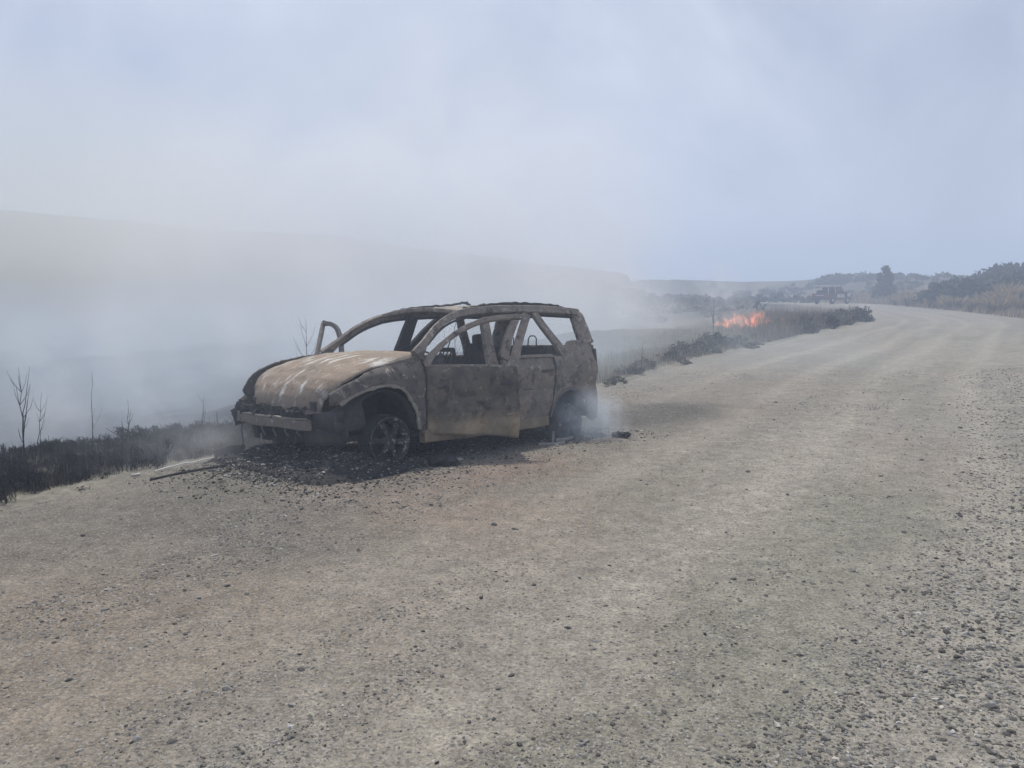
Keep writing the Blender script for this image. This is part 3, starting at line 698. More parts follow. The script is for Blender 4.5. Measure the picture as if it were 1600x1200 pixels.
MB().grid([[(1.93 - .25 * v, y, .40 - .16 * v) for y in np.linspace(-.72, .72, 8)] for v in np.linspace(0, 1, 4)]).build('undertray', M_char, car, solid=.02)
MB().tube([(2.02, -.60, .40), (2.03, -.62, .30), (2.02, -.61, .18), (2.04, -.62, .06)], .007, 6).build('dangling_cable', M_wire, car)
MB().box((.0, 0, .27), (3.4, 1.5, .05), None, .01).build('floor_pan', M_char, car)
MB().box((.84, 0, .62), (.05, 1.5, .70), None, .01).build('firewall', M_inner, car)
MB().tube([(.66, -.80, .86), (.62, -.4, .88), (.62, 0, .885), (.62, .4, .88), (.66, .80, .86)], .05, 10).build('dash_beam', M_inner, car)
sw = MB(); ring = []
for k in range(19): a = 2 * math.pi * k / 18; ring.append((.40 + .09 * math.sin(a), .38 + .18 * math.cos(a), .90 + .155 * math.sin(a)))
sw.tube(ring, .012, 6, False); sw.tube([(.40, .38, .90), (.62, .38, .80)], .025, 7); sw.tube([(.40, .21, .90), (.40, .55, .90)], .01, 6); sw.build('steering_wheel', M_wire, car)
# lamp sockets, brackets and loose wiring in the open nose
for sgn in (1, -1):
    ls = MB().lathe([(.085, 0), (.10, .02), (.10, .05), (.06, .06), (.03, .10)], 16, c=(0, 0, 0)).build('headlamp_socket', M_inner, car)
    ls.location = (1.83, sgn * .60, .63); ls.rotation_euler = (0, 0, R_(90)); ls.scale = (1, 1, .75)
    MB().sweep([(1.92, sgn * .52, .42), (1.90, sgn * .53, .52), (1.86, sgn * .56, .60)], .05, .02, (1, 0, 0), 8, .3).build('lamp_bracket', M_beam, car)
for k in range(6):
    y0 = rnd.uniform(-.5, .6); z0 = rnd.uniform(.30, .40)
    MB().tube(catmull([(1.95, y0, z0), (1.99, y0 + .05, z0 - .08), (1.97, y0 + rnd.uniform(-.1, .1), z0 - rnd.uniform(.12, .22)), (2.0, y0 + rnd.uniform(-.12, .12), z0 - rnd.uniform(.14, .26))], 8), .005, 5).build('loose_wire', M_wire, car)
for k in range(5):
    y0 = -.45 + .22 * k; MB().sweep([(2.0, y0, .39), (2.02, y0 + .01, .34), (1.99, y0 + .02, rnd.uniform(.24, .31))], .03, .008, (0, 1, 0), 8, .4).build('torn_bracket', M_beam, car)
# ---- seats reduced to frames and springs
def seat(y, lean, name='seat_frame'):
    s = MB(); b0 = Vector((-.20, y, .50)); tp = Vector((-.20 - lean, y, 1.05))
    def pt(u, v): return b0.lerp(tp, v) + Vector((0, (u - .5) * .46 * (1 - .12 * v), 0))
    s.tube([pt(0, 0), pt(0, .5), pt(.02, .9), pt(.12, 1), pt(.88, 1), pt(.98, .9), pt(1, .5), pt(1, 0)], .027, 7)
    for k in range(5): u = .18 + .16 * k; s.tube([pt(u, .05), pt(u + .03, .35), pt(u - .03, .65), pt(u, .97)], .010, 5)
    for k in range(5): v = .15 + .17 * k; s.tube([pt(.02, v), pt(.5, v + .02), pt(.98, v)], .010, 5)
    s.tube([pt(0, 0), pt(0, 0) + Vector((.50, 0, -.02)), pt(1, 0) + Vector((.50, 0, -.02)), pt(1, 0)], .02, 7)
    for u in (0, 1): s.tube([pt(u, 0) + Vector((.25, 0, 0)), pt(u, 0) + Vector((.25, 0, -.22))], .02, 6)
    o = s.build(name, M_wire, car)
    h = MB(); h.tube([pt(.38, 1), pt(.38, 1.16), pt(.42, 1.22), pt(.58, 1.22), pt(.62, 1.16), pt(.62, 1)], .008, 6); h.build('headrest_frame', M_wire, o)
    return o
seat(-.36, .26)
ds = MB().grid([[(-.24 - .10 * v - .05 * math.cos(3 * (u - .5)) + .012 * math.sin(17 * u + 9 * v), .39 + (u - .5) * .44 * (1 - .15 * v * v), .48 + .62 * v + .02 * math.sin(9 * u)) for u in np.linspace(0, 1, 12)] for v in np.linspace(0, 1, 12)]).build('driver_seat_back', M_inner, car, solid=.07)
MB().grid([[(-.36 + .012 * math.sin(12 * u), .42 + (u - .5) * .20, 1.11 + .12 * v - .02 * (2 * u - 1) ** 4) for u in np.linspace(0, 1, 8)] for v in np.linspace(0, 1, 6)]).build('headrest', M_inner, ds, solid=.06)
bench = MB(); bench.grid([[(-1.02 - .16 * v + .01 * math.sin(20 * y), y, .50 + .56 * v + .012 * math.sin(11 * y)) for y in np.linspace(-.66, .66, 16)] for v in np.linspace(0, 1, 8)])
bn2 = bench.build('rear_bench_back', M_inner, car, solid=.06)
for y in (-.42, .02, .40):
    MB().tube([(-1.19, y - .07, 1.05), (-1.20, y - .065, 1.17), (-1.20, y - .03, 1.20), (-1.20, y + .03, 1.20), (-1.20, y + .065, 1.17), (-1.19, y + .07, 1.05)], .008, 6).build('headrest_frame', M_wire, bn2)
# ---- tailgate
tg = MB().grid([[(-1.91 - .03 * (1 - (y / .8) ** 2), y, z) for y in np.linspace(-.77, .77, 14)] for z in np.linspace(.40, 1.08, 8)]).build('tailgate', M_rear, car, solid=.04)
MB().sweep([(-1.90, -.70, 1.06), (-1.85, -.62, 1.30), (-1.80, -.55, 1.44), (-1.80, 0, 1.48), (-1.80, .55, 1.44), (-1.85, .62, 1.30), (-1.90, .70, 1.06)], .07, .05, (1, 0, .3), 8, .1).build('window_frame', M_inner, tg)
MB().sweep([(-1.86, y, .32) for y in np.linspace(-.70, .82, 10)], .10, .10, (0, 0, 1), 10, .2).build('rear_crossmember', M_inner, car)

# ---- front doors: hinged at the front edge, swung open
def front_door(sgn, phi, hx, hy):
    piv = bpy.data.objects.new('front_door', None)
    L = 1.03
    def nf(u, z): return -np.clip(z - .85, 0, 9) * .40 - .09 * np.clip(.42 - z, 0, 1) ** 2 * 4 - .015 * np.exp(-((z - .60) / .05) ** 2)
    u = np.linspace(0, 1, 34); v = np.linspace(0, 1, 26); UU, VV = np.meshgrid(u, v)
    zt = .915 - .03 * UU; zb = .245 - .07 * UU - .03 * np.exp(-((UU - 1) / .2) ** 2)
    zz = zt * (1 - VV) + zb * VV
    ue = L * (.955 + .03 * np.sin(VV * 2.6)) ; uu = UU * ue + .012 * (1 - UU)
    y = nf(uu, zz) + dent(uu, zz, 300 + sgn, .034) + .012 * np.sin(UU * 3.1) - .010 * np.exp(-((zz - .36) / .02) ** 2)
    P = np.stack([-uu, sgn * y, zz], -1)
    d = MB().grid(P).build('front_door', M_door, car, solid=.05)
    d.matrix_local = Matrix.Translation((hx, sgn * hy, 0)) @ Matrix.Rotation(-sgn * phi, 4, 'Z')
    d['label'] = 'front door hanging open with bare window frame'
    def loc(uz, n): 
        q = catmull(uz, n); return np.stack([-q[:, 0], sgn * (nf(q[:, 0], q[:, 1]) - .02), q[:, 1]], 1)
    fr = loc([(.02, .90), (.10, 1.01), (.24, 1.13), (.42, 1.245), (.60, 1.325), (.80, 1.375), (1.0, 1.395), (1.17, 1.40)], 26)
    wv = np.interp(np.linspace(0, 1, 26), [0, .15, .3, 1], [.08, .07, .055, .052])
    nrm = np.array([0, sgn * 1.0, .40]); sd_ = np.cross(np.tile(nrm, (26, 1)), np.gradient(fr, axis=0))
    MB().sweep(fr, wv, .045, sd_, 10, .12).build('window_frame', M_pillar if sgn > 0 else M_inner, d)  # far door's frame carries the same painted-in shade
    rp = loc([(.955, .87), (1.02, 1.02), (1.11, 1.21), (1.225, 1.425)], 16); sd_ = np.cross(np.tile(nrm, (16, 1)), np.gradient(rp, axis=0))
    MB().sweep(rp, np.linspace(.095, .08, 16), .04, sd_, 10, .10).build('window_post', M_pillar, d)
    lg = loc([(.02, .915), (.5, .905), (.98, .885)], 12); MB().sweep(lg, .03, .05, (0, 0, 1), 8, .25).build('window_ledge', M_pillar, d)
    MB().sweep([(-.80, sgn * .012, .72), (-.84, sgn * .03, .72), (-.90, sgn * .03, .725), (-.94, sgn * .008, .725)], .03, .025, (0, 0, 1), 8, .2).build('door_handle', M_inner, d)
    MB().sweep([(-.86, sgn * .008, .40), (-.90, sgn * .014, .405), (-.95, sgn * .010, .412)], .02, .012, (0, 0, 1), 6, .2).build('trim_remnant', M_arch, d)
    G = [[(-(.02 + .20 * a), sgn * (nf(.1, .9 + .14 * b_ * a) - .03), .90 + .15 * b_ * a) for b_ in np.linspace(0, 1, 4)] for a in np.linspace(0, 1, 4)]
    MB().grid(G).build('mirror_sail', M_inner, d, solid=.03)
    bpy.data.objects.remove(piv)
    return d
front_door(1, R_(22), .88, .885)
front_door(-1, R_(76), .72, .87)

# ---- wheels: bare rims with a char ring where the tyre was
def wheel(x, y, sgn):
    w_ = empty('wheel'); w_.parent = car; w_.location = (x, y, .225 if x > 0 else .165); w_.rotation_euler = (0, rnd.uniform(0, 6), 0)
    MB().lathe([(.222, -.09), (.232, -.085), (.232, -.075), (.20, -.065), (.185, -.02), (.19, .045), (.212, .07), (.226, .078), (.232, .088), (.222, .094), (.208, .082), (.192, .06), (.178, .03), (.176, -.03), (.19, -.07), (.222, -.09)], 40).build('rim', M_rim, w_) if sgn > 0 else MB().lathe([(.222, .09), (.232, .085), (.20, .065), (.185, .02), (.19, -.045), (.226, -.078), (.232, -.088), (.208, -.082), (.178, -.03), (.19, .07), (.222, .09)], 40).build('rim', M_rim, w_)
    for k in range(6):
        a = 2 * math.pi * k / 6; c_, s_ = math.cos(a), math.sin(a)
        P_ = [(c_ * r, sgn * h_, s_ * r) for r, h_ in ((.05, .068), (.09, .074), (.14, .062), (.195, .045))]
        MB().sweep(P_, [.062, .05, .05, .07], .026, (-s_, 0, c_), 8, .12).build('spoke', M_rim, w_)
    MB().lathe([(.002, sgn * .082), (.036, sgn * .080), (.068, sgn * .07), (.07, sgn * .03)], 20).build('hub', M_rim, w_)
    MB().lathe([(.07, -.02 * sgn), (.15, -.02 * sgn), (.15, -.045 * sgn), (.07, -.045 * sgn)], 24).build('brake_disc', M_inner, w_)
    ty = MB(); pr_ = []
    for i in range(30):
        a = 2 * math.pi * i / 30
        for k in range(8):
            b2 = 2 * math.pi * k / 8; r = .236 + .018 * math.cos(b2) + rnd.uniform(-.008, .012); ty.v.append((math.cos(a) * r, .085 * math.sin(b2), math.sin(a) * r))
    for i in range(30):
        for k in range(8): ty.f.append((i * 8 + k, i * 8 + (k + 1) % 8, ((i + 1) % 30) * 8 + (k + 1) % 8, ((i + 1) % 30) * 8 + k))
    ty.build('tyre_remains', M_char, w_)
for x, y, s in ((1.31, .80, 1), (1.31, -.80, -1), (-1.31, .79, 1), (-1.31, -.79, -1)): wheel(x, y, s)
MB().tube([(1.31, -.7, .23), (1.31, .7, .23)], .04, 8).build('axle', M_char, car); MB().tube([(-1.31, -.7, .23), (-1.31, .7, .23)], .05, 8).build('axle', M_char, car)

# ================================================================== VEGETATION
M_leaf = attr_mat('leaves', 1.2, .3, transl=.2)
M_grass = attr_mat('dry_grass', .8, .3, transl=.45)
M_bark = plain('bark', (.07, .06, .05), .35, 20)
M_charwood = plain('charred_wood', (.028, .027, .028), .5, 25)

def leaf_cloud(n, blobs, size, cols, seed, squash=1.0, up=0.0, asp=.55):
    """n leaf-sized faces through a set of overlapping lumps (x, y, z, r)"""
    g = np.random.default_rng(seed); B = np.asarray(blobs, float); vol = B[:, 3] ** 2; pick = g.choice(len(B), n, p=vol / vol.sum())
    d = g.normal(size=(n, 3)); d /= np.linalg.norm(d, axis=1)[:, None]; r = g.random(n) ** .45
    P = B[pick, :3] + d * (B[pick, 3] * r)[:, None] * np.array([1, 1, squash]); P[:, 2] = np.maximum(P[:, 2], .02)
    s = size * np.exp(g.normal(0, .35, n)); a = g.normal(size=(n, 3)); a[:, 2] *= (1 + up); a /= np.linalg.norm(a, axis=1)[:, None]
    b = np.cross(a, g.normal(size=(n, 3))); b /= np.linalg.norm(b, axis=1)[:, None]
    V = np.stack([P - a * s[:, None], P + b * s[:, None] * asp, P + a * s[:, None] * 1.1, P - b * s[:, None] * asp], 1)
    F = np.arange(4 * n).reshape(n, 4)
    C = np.asarray(cols, float); lump = g.integers(0, len(C), len(B)); k = np.where(g.random(n) < .65, lump[pick], g.integers(0, len(C), n))
    c = C[k] * g.uniform(.7, 1.3, (n, 1))
    return V.reshape(-1, 3), F, np.repeat(c, 4, 0)

def lumps(seed, n, rx, h, rmin, rmax):
    g = np.random.default_rng(seed); out = []
    for _ in range(n):
        a = g.uniform(0, 6.28); q = g.random() ** .6; r = g.uniform(rmin, rmax); z = g.uniform(r * .6, max(r * .7, h - r * .8)) * (1 - .35 * q)
        out.append((math.cos(a) * rx * q, math.sin(a) * rx * q * .8, z, r))
    return out

def make_shrub(name, seed, rx, h, cols, n=700, leaf=.07, up=0.0, stem=M_bark, nl=12, asp=.55):
    root = empty(name); V, F, C = leaf_cloud(n, lumps(seed, nl, rx, h, h * .16, h * .34), leaf, cols, seed, .85, up, asp)
    np_mesh('foliage', V, F, M_leaf, {'col': C}, False, root)
    g = random.Random(seed); s = MB()
    for k in range(6):
        a = g.uniform(0, 6.28); e = g.uniform(.3, .8); s.tube([(0, 0, -.05), (math.cos(a) * rx * .25, math.sin(a) * rx * .25, h * .35), (math.cos(a) * rx * e, math.sin(a) * rx * e, h * g.uniform(.6, .95))], [.03 * h, .02 * h, .008 * h], 5)
    s.build('stem', stem, root); return root

GREEN = [(.055, .062, .040), (.075, .080, .05), (.045, .05, .038), (.10, .10, .06)]
GREY = [(.13, .12, .10), (.16, .145, .12), (.10, .10, .085), (.19, .17, .13)]
TAN = [(.40, .31, .19), (.32, .255, .165), (.47, .37, .235), (.24, .20, .14)]
BURN = [(.022, .022, .024), (.035, .033, .033), (.016, .016, .018), (.06, .055, .052)]
MARK_L = [(pix(24, 8.3), 8.3, 'at the foot of the thick forked charred sapling'), (pix(46, 8.8), 8.8, 'by the leaning slender charred sapling'), (pix(135, 9.6), 9.6, 'round the straight thin burnt stem'), (pix(186, 10), 10, 'near the short burnt stump stem'), (pix(320, 11.4), 11.4, 'behind the front bumper of the wreck'), (pix(270, 7.6), 7.6, 'just past the white cable'), (pix(-60, 7.0), 7.0, 'on the verge before the forked sapling'), (pix(250, 12.5), 12.5, 'deep in the smoke below the verge'), (pix(90, 9.2), 9.2, 'between the leaning sapling and the straight stem'), (pix(215, 9), 9, 'between the stump stem and the white cable'), (pix(250, 10.8), 10.8, 'between the twiggy saplings'), (pix(380, 10.2), 10.2, 'beside the dangling bumper cable'), (pix(150, 8.2), 8.2, 'at the road edge below the straight stem'), (pix(170, 12), 12, 'behind the short stump stem')]
MARK_E = [(pix(965, 15), 15, 'just behind the tail of the wreck'), (pix(1010, 17.6), 17.6, 'by the thin dead stem on the road edge'), (pix(1090, 22), 22, 'halfway along the grassy road edge'), (pix(1175, 25), 25, 'standing alone on the gravel edge'), (pix(1190, 31), 31, 'in the tall grass below the flames'), (pix(1260, 34), 34, 'in the tall grass past the flames'), (pix(1335, 43), 43, 'at the tip of the tall grass on the bend')]
MARK_S = [(pix(985, 129), 129, 'half lost in smoke'), (pix(1075, 124), 124, 'above the hollow'), (pix(1158, 122), 122, 'standing up above the fire'), (pix(1220, 119), 119, 'between the fire and the pickup'), (pix(1303, 116), 116, 'in the clump above the pickup'), (pix(1352, 112), 112, 'beside the tree top'), (pix(1420, 105), 105, 'between the tree and the rise')]
MARK_M = [(pix(1000, 98), 98, 'in drifting smoke'), (pix(1028, 62), 62, 'on the near mound'), (pix(1112, 58), 58, 'by the lone dead stem'), (pix(1090, 100), 100, 'behind the smoke of the fire'), (pix(1165, 95), 95, 'straight behind the flames'), (pix(1225, 92), 92, 'short of the pickup')]
MARK_T = [(pix(1435, 73), 73, 'at the end by the tree'), (pix(1485, 64), 64, 'at the foot of the rise'), (pix(1530, 62), 62, 'above the tallest tussocks'), (pix(1600, 61), 61, 'where the rise is steepest'), (pix(1515, 72), 72, 'behind the front row'), (pix(1580, 72), 72, 'on top of the rise')]
MARK_B = [(float(np.interp(q, ROAD_R[:, 1], ROAD_R[:, 0])) + o_, q, ph) for q, o_, ph in ((32, 1, 'at the kerbless edge of the widest gravel'), (32, 4, 'set back from the widest gravel'), (38, 1, 'on the road edge below the steep rise'), (38, 4, 'set back below the steep rise'), (44, 1, 'on the road edge below the thicket'), (44, 4, 'tucked under the thicket'), (51, 1, 'on the road edge below the thicket end'), (51, 4, 'tucked under the thicket end'), (58, 1, 'on the road edge opposite the bend tip'), (58, 4, 'set back opposite the bend tip'), (65, 1, 'on the road edge short of the tree'), (65, 4, 'set back short of the tree'), (73, 1, 'by the road across from the pickup'), (73, 4, 'near the foot of the tree'))]
def where(x, y, marks):
    return min(marks, key=lambda m_: (m_[0] - x) ** 2 + (m_[1] - y) ** 2)[2]
def sized(s, lo, hi): return 'small' if s < lo else ('large' if s > hi else 'middle-sized')
def spread(key, mk, spots, label, cat, group):
    """spots: (x, y, scale, height factor)"""
    kinds = [mk(k) for k in range(3)]; used = [False] * 3
    for i, (x, y, s, hf) in enumerate(spots):
        k = i % 3
        o = kinds[k] if not used[k] else copy_tree(kinds[k]); used[k] = True
        o.location = (x, y, surf(x, y) - .04 * s); o.rotation_euler = (0, 0, rnd.uniform(0, 6.28)); o.scale = (s, s, s * hf)
        tag(o, label(x, y, s) if callable(label) else label, cat, group)

# charred low shrubs down the verge on the left of the road, beside the wreck
sp = []
for k in range(420):
    px_ = rnd.uniform(-60, 415) if rnd.random() < .8 else rnd.uniform(-400, -60); Yb = rnd.uniform(6.2, 12.5); x = pix(px_, Yb); dl, dr = terrain_parts(np.array([x]), np.array([Yb]))
    if .1 < dl[0] < 4.5 and rnd.random() < 1.15 - .2 * dl[0] and len(sp) < 150: sp.append((x, Yb, rnd.uniform(.4, 1.0) * (1.35 if rnd.random() < .12 else 1), rnd.uniform(.6, 1.1)))
spread('burnt', lambda k: make_shrub('burnt_shrub', 400 + k, .34, .30, BURN, 650, .022, 2.0, M_charwood, 9, .16), sp, lambda x, y, s: sized(s, .6, .85) + ' blackened shrub ' + where(x, y, MARK_L), 'shrub', 'burnt shrubs on the slope')
# charred stubble over the slope, one uncountable mass
def stub_sampler(n):
    px_ = rng.uniform(-350, 640, n * 3); y = rng.uniform(6.0, 17, n * 3); x = pix(px_, y); dl, dr = terrain_parts(x, y); k = (dl > .02) & (dl < 7) & (fbm(x / .6, y / .6, 181) > .36); return x[k][:n], y[k][:n]
STUB = [(.03, .03, .034), (.05, .049, .05), (.085, .08, .078), (.14, .125, .11)]
# grey-blue shrubs lining the road edge behind the wreck
sp = [(at(px_, Yv)[0], Yv, s, hf) for px_, Yv, s, hf in ((962, 14.9, .42, .8), (985, 16.8, .6, .8), (1010, 18.0, .5, .9), (1048, 20, .6, .8), (1075, 21.4, .8, .9), (1092, 22.5, 1.0, .8), (1116, 24.5, 1.0, 1), (1150, 27, .75, .8), (1172, 24.2, .5, .8), (1190, 30, .8, .7), (1222, 32, 1.2, 1.0), (1254, 32.8, 1.35, .95), (1285, 36.5, 1.3, 1), (1312, 40, 1.25, 1.1), (1337, 43.2, 1.55, 1.0), (1262, 38, 1.2, 1.1), (1225, 36, 1.0, .9), (1072, 18.8, .33, .7), (1180, 25.6, .4, .7))]
spread('edge', lambda k: make_shrub('roadside_shrub', 430 + k, .62, .70, GREY[:3] + [(.07, .075, .065)], 900, .045, .6), sp, lambda x, y, s: sized(s, .7, 1.2) + ' grey dusty shrub ' + where(x, y, MARK_E), 'shrub', 'shrubs along the road edge')
# skyline bushes on the far plateau
sp = []
for px_, Yv, s in ((968, 130, 1.3), (1000, 128, 1.0), (1040, 126, 1.0), (1078, 124, 1.2), (1105, 123, .8), (1158, 122, 1.5), (1192, 120, .9), (1215, 119, .8), (1238, 118, .9), (1262, 117, 1.1), (1288, 116, 1.6), (1303, 116, 1.9), (1318, 115, 1.6), (1345, 113, 1.1), (1358, 112, 1.2), (1398, 110, .8), (1425, 105, .6), (1440, 100, .6)):
    sp.append((pix(px_, Yv), Yv, s, .8))
spread('sky', lambda k: make_shrub('plateau_bush', 460 + k, 1.25, 1.25, GREEN, 700, .13), sp, lambda x, y, s: sized(s, .95, 1.3) + ' dark skyline bush ' + where(x, y, MARK_S), 'bush', 'bushes along the far skyline')
sp = [(pix(px_, Yv), Yv, s, .75) for px_, Yv, s in ((1010, 92, 1.1), (1045, 100, 1.3), (1090, 96, 1.5), (1120, 90, 1.1), (1170, 88, 1.5), (1210, 94, 1.6), (1240, 90, 1.4), (1150, 104, 1.5), (1070, 108, 1.5), (985, 105, 1.3), (1028, 62, .9), (1112, 58, .5))]
spread('mid', lambda k: make_shrub('hollow_bush', 480 + k, 1.3, 1.2, GREEN + GREY[:2], 700, .12), sp, lambda x, y, s: sized(s, 1.0, 1.45) + ' hazy scrub bush ' + where(x, y, MARK_M), 'bush', 'scrub bushes in the hollow')
# dark thicket on the right-hand rise
sp = [(pix(px_, Yv), Yv, s, .85) for px_, Yv, s in ((1462, 66, 1.2), (1482, 64, 1.6), (1500, 64, 1.9), (1520, 62, 1.9), (1540, 62, 1.7), (1560, 63, 1.8), (1582, 62, 1.6), (1600, 61, 1.8), (1630, 60, 1.8), (1502, 72, 1.5), (1530, 73, 1.6), (1566, 72, 2.0), (1596, 71, 2.0), (1425, 74, .8), (1446, 72, .9))]
spread('thicket', lambda k: make_shrub('thicket_bush', 500 + k, 1.35, 1.45, GREEN[:3], 900, .11), sp, lambda x, y, s: sized(s, 1.3, 1.75) + ' dark green thicket bush ' + where(x, y, MARK_T), 'bush', 'bushes of the thicket on the rise')

# far low scrub over the plateau, one uncountable mass
nS = 420; sx_ = rng.uniform(930, 1500, nS); sy_ = rng.uniform(66, 128, nS); wx_ = pix(sx_, sy_); tl_, tr__ = terrain_parts(wx_, sy_); kk = (np.maximum(tl_, tr__) > 6); wx_, sy_ = wx_[kk], sy_[kk]
zs_ = terrain_z(wx_, sy_); SV, SF, SCc = [], [], []; off_ = 0
for i in range(len(wx_)):
    r_ = rnd.uniform(.45, 1.0); V, F, C = leaf_cloud(46, [(0, 0, r_ * .35, r_ * .55), (r_ * .7, .2, r_ * .3, r_ * .45), (-r_ * .7, -.2, r_ * .28, r_ * .42)], .20, GREEN + GREY[:2], 7000 + i, .8)
    SV.append(V + np.array([wx_[i], sy_[i], zs_[i]])); SF.append(F + off_); SCc.append(C); off_ += len(V)
o = np_mesh('scrub', np.concatenate(SV), np.concatenate(SF), M_leaf, {'col': np.concatenate(SCc)}); tag(o, 'low dark scrub dotted over the far plateau', 'scrub', kind='stuff')
# tan tussocks on the bank along the right road edge
def make_tussock(k):
    root = empty('tussock'); g = np.random.default_rng(520 + k); n = 420
    a = g.uniform(0, 6.28, n); r0 = .22 * g.random(n) ** .5; b0 = np.stack([np.cos(a) * r0, np.sin(a) * r0, np.zeros(n)], 1)
    l = g.uniform(.45, 1.0, n); o = g.uniform(.1, .65, n); tip = b0 + np.stack([np.cos(a) * o * l, np.sin(a) * o * l, l * g.uniform(.75, 1, n)], 1)
    mid_ = (b0 + tip) / 2 + np.array([0, 0, .12]) * l[:, None]; sd_ = np.stack([-np.sin(a), np.cos(a), 0 * a], 1) * .016
    V = np.stack([b0 - sd_, b0 + sd_, mid_ + sd_, tip, mid_ - sd_], 1).reshape(-1, 3); F = np.arange(5 * n).reshape(n, 5)
    c = np.asarray(TAN)[g.integers(0, 4, n)] * g.uniform(.8, 1.2, (n, 1)); np_mesh('blades', V, F, M_grass, {'col': np.repeat(c, 5, 0)}, False, root)
    MB().lathe([(.001, .0), (.20, .02), (.22, .06), (.14, .14), (.001, .16)], 10).build('crown_base', M_bark, root); root.children[-1].rotation_euler = (R_(90), 0, 0)
    return root
sp = []
for k in range(58):
    Yv = 30 + 46 * rnd.random() ** .8; x = float(np.interp(Yv, ROAD_R[:, 1], ROAD_R[:, 0])) + .5 + 5.5 * rnd.random() ** 1.5
    sp.append((x, Yv, rnd.uniform(1.0, 1.9), rnd.uniform(.7, 1.0)))
spread('tussock', make_tussock, sp, lambda x, y, s: sized(s, 1.1, 1.4) + ' tan grass tussock ' + where(x, y, MARK_B), 'tussock', 'tussocks on the roadside bank')

# dry grass as one mass: road edge beyond the wreck, the bank, the plateau
def grass(name, n, sampler, h0, h1, wdt, cols, label):
    x, y = sampler(n); dl, dr = terrain_parts(x, y); z = terrain_z(x, y, dl, dr); k = len(x)
    a = rng.uniform(0, 6.28, k); h = rng.uniform(h0, h1, k) * (.25 + 1.5 * fbm(x / 1.3, y / 1.3, 131) ** 1.3); ln = rng.uniform(.05, .45, k) * h
    sd_ = np.stack([-np.sin(a), np.cos(a), 0 * a], 1) * wdt * (1 + y / 40)[:, None]; b0 = np.stack([x, y, z - .03], 1); tip = b0 + np.stack([np.cos(a) * ln, np.sin(a) * ln, h], 1)
    V = np.stack([b0 - sd_, b0 + sd_, tip], 1).reshape(-1, 3); c = np.asarray(cols)[rng.integers(0, len(cols), k)] * rng.uniform(.75, 1.25, (k, 1))
    o = np_mesh(name, V, np.arange(3 * k).reshape(k, 3), M_grass, {'col': np.repeat(c, 3, 0)}, False); tag(o, label, 'grass', kind='stuff'); return o
grass('burnt_stubble', 15000, stub_sampler, .04, .20, .0035, STUB, 'charred stubble and ash on the burnt slope beside the road')
def edge_sampler(n):
    y = rng.uniform(13.2, 48, n * 3); x = np.interp(y, ROAD_L[:, 1], ROAD_L[:, 0]) - np.abs(rng.normal(0, 1, n * 3)) * (.55 + .15 * (y - 13)); dl, dr = terrain_parts(x, y)
    k = (dl > -.1) & (fbm(x / 2.3, y / 2.3, 141) > .42); return x[k][:n], y[k][:n]
grass('dry_grass', 16000, edge_sampler, .08, .36, .004, [(.25, .225, .185), (.19, .175, .15), (.30, .26, .20), (.13, .125, .11)], 'thin grey grass along the road edge beyond the wreck')
def tall_sampler(n):
    y = rng.uniform(27, 54, n * 3); x = np.interp(y, ROAD_L[:, 1], ROAD_L[:, 0]) - np.abs(rng.normal(0, 1, n * 3)) * (.22 * (y - 24)) ; dl, dr = terrain_parts(x, y)
    k = (dl > .1) & ((800 + 1208 * x / y > 1165 + 75 * rng.random(len(x)) ** .7) | (y > 41)) & (800 + 1208 * x / y > 1120); return x[k][:n], y[k][:n]
grass('tall_grass', 15000, tall_sampler, .2, .95, .006, [(.19, .17, .145), (.15, .135, .115), (.25, .215, .17), (.11, .10, .09)], 'tall pale unburnt grass on the inside of the bend')
def bank_sampler(n):
    y = rng.uniform(26, 95, n * 3); x = np.interp(y, ROAD_R[:, 1], ROAD_R[:, 0]) + np.abs(rng.normal(0, 1, n * 3)) * 5; dl, dr = terrain_parts(x, y)
    k = (dr > .15) & (fbm(x / 3, y / 3, 151) > .36); return x[k][:n], y[k][:n]
grass('bank_grass', 24000, bank_sampler, .2, .75, .008, TAN + GREY[:2], 'dry tan grass covering the bank beside the road')

# ---- the tree by the bend: trunk, limbs, crown
x, y, z = at(1378, 84)
tr = empty('tree', (x, y, z - .35)); tr.scale = (.9, .9, .88); tag(tr, 'dark bushy tree with a round top standing by the bend', 'tree')
MB().tube([(0, 0, -.2), (.05, 0, .9), (-.05, .05, 2.0), (.1, 0, 3.3)], [.20, .16, .12, .05], 8).build('trunk', M_bark, tr)
lb = MB()
for k in range(7): a = k * .9; lb.tube([(0, 0, .7 + .3 * k), (.45 * math.cos(a), .45 * math.sin(a), 1.2 + .3 * k), (.9 * math.cos(a), .9 * math.sin(a), 1.6 + .3 * k)], [.07, .045, .02], 5)
lb.build('limb', M_bark, tr)
bl = [(0, 0, 3.75, .55), (.25, .1, 3.5, .45), (-.7, 0, 3.15, .35), (-.35, .2, 2.7, .6), (.4, -.1, 2.7, .65), (0, .1, 2.1, .85), (-.6, .1, 1.5, .75), (.65, 0, 1.5, .8), (0, -.2, 1.0, .9), (-.95, .1, .8, .55), (1.0, 0, .75, .6), (1.3, .1, .5, .45)]
V, F, C = leaf_cloud(2600, bl, .13, [(.035, .045, .035), (.05, .06, .042), (.028, .035, .03), (.07, .078, .05)], 601)
np_mesh('crown', V, F, M_leaf, {'col': C}, False, tr)

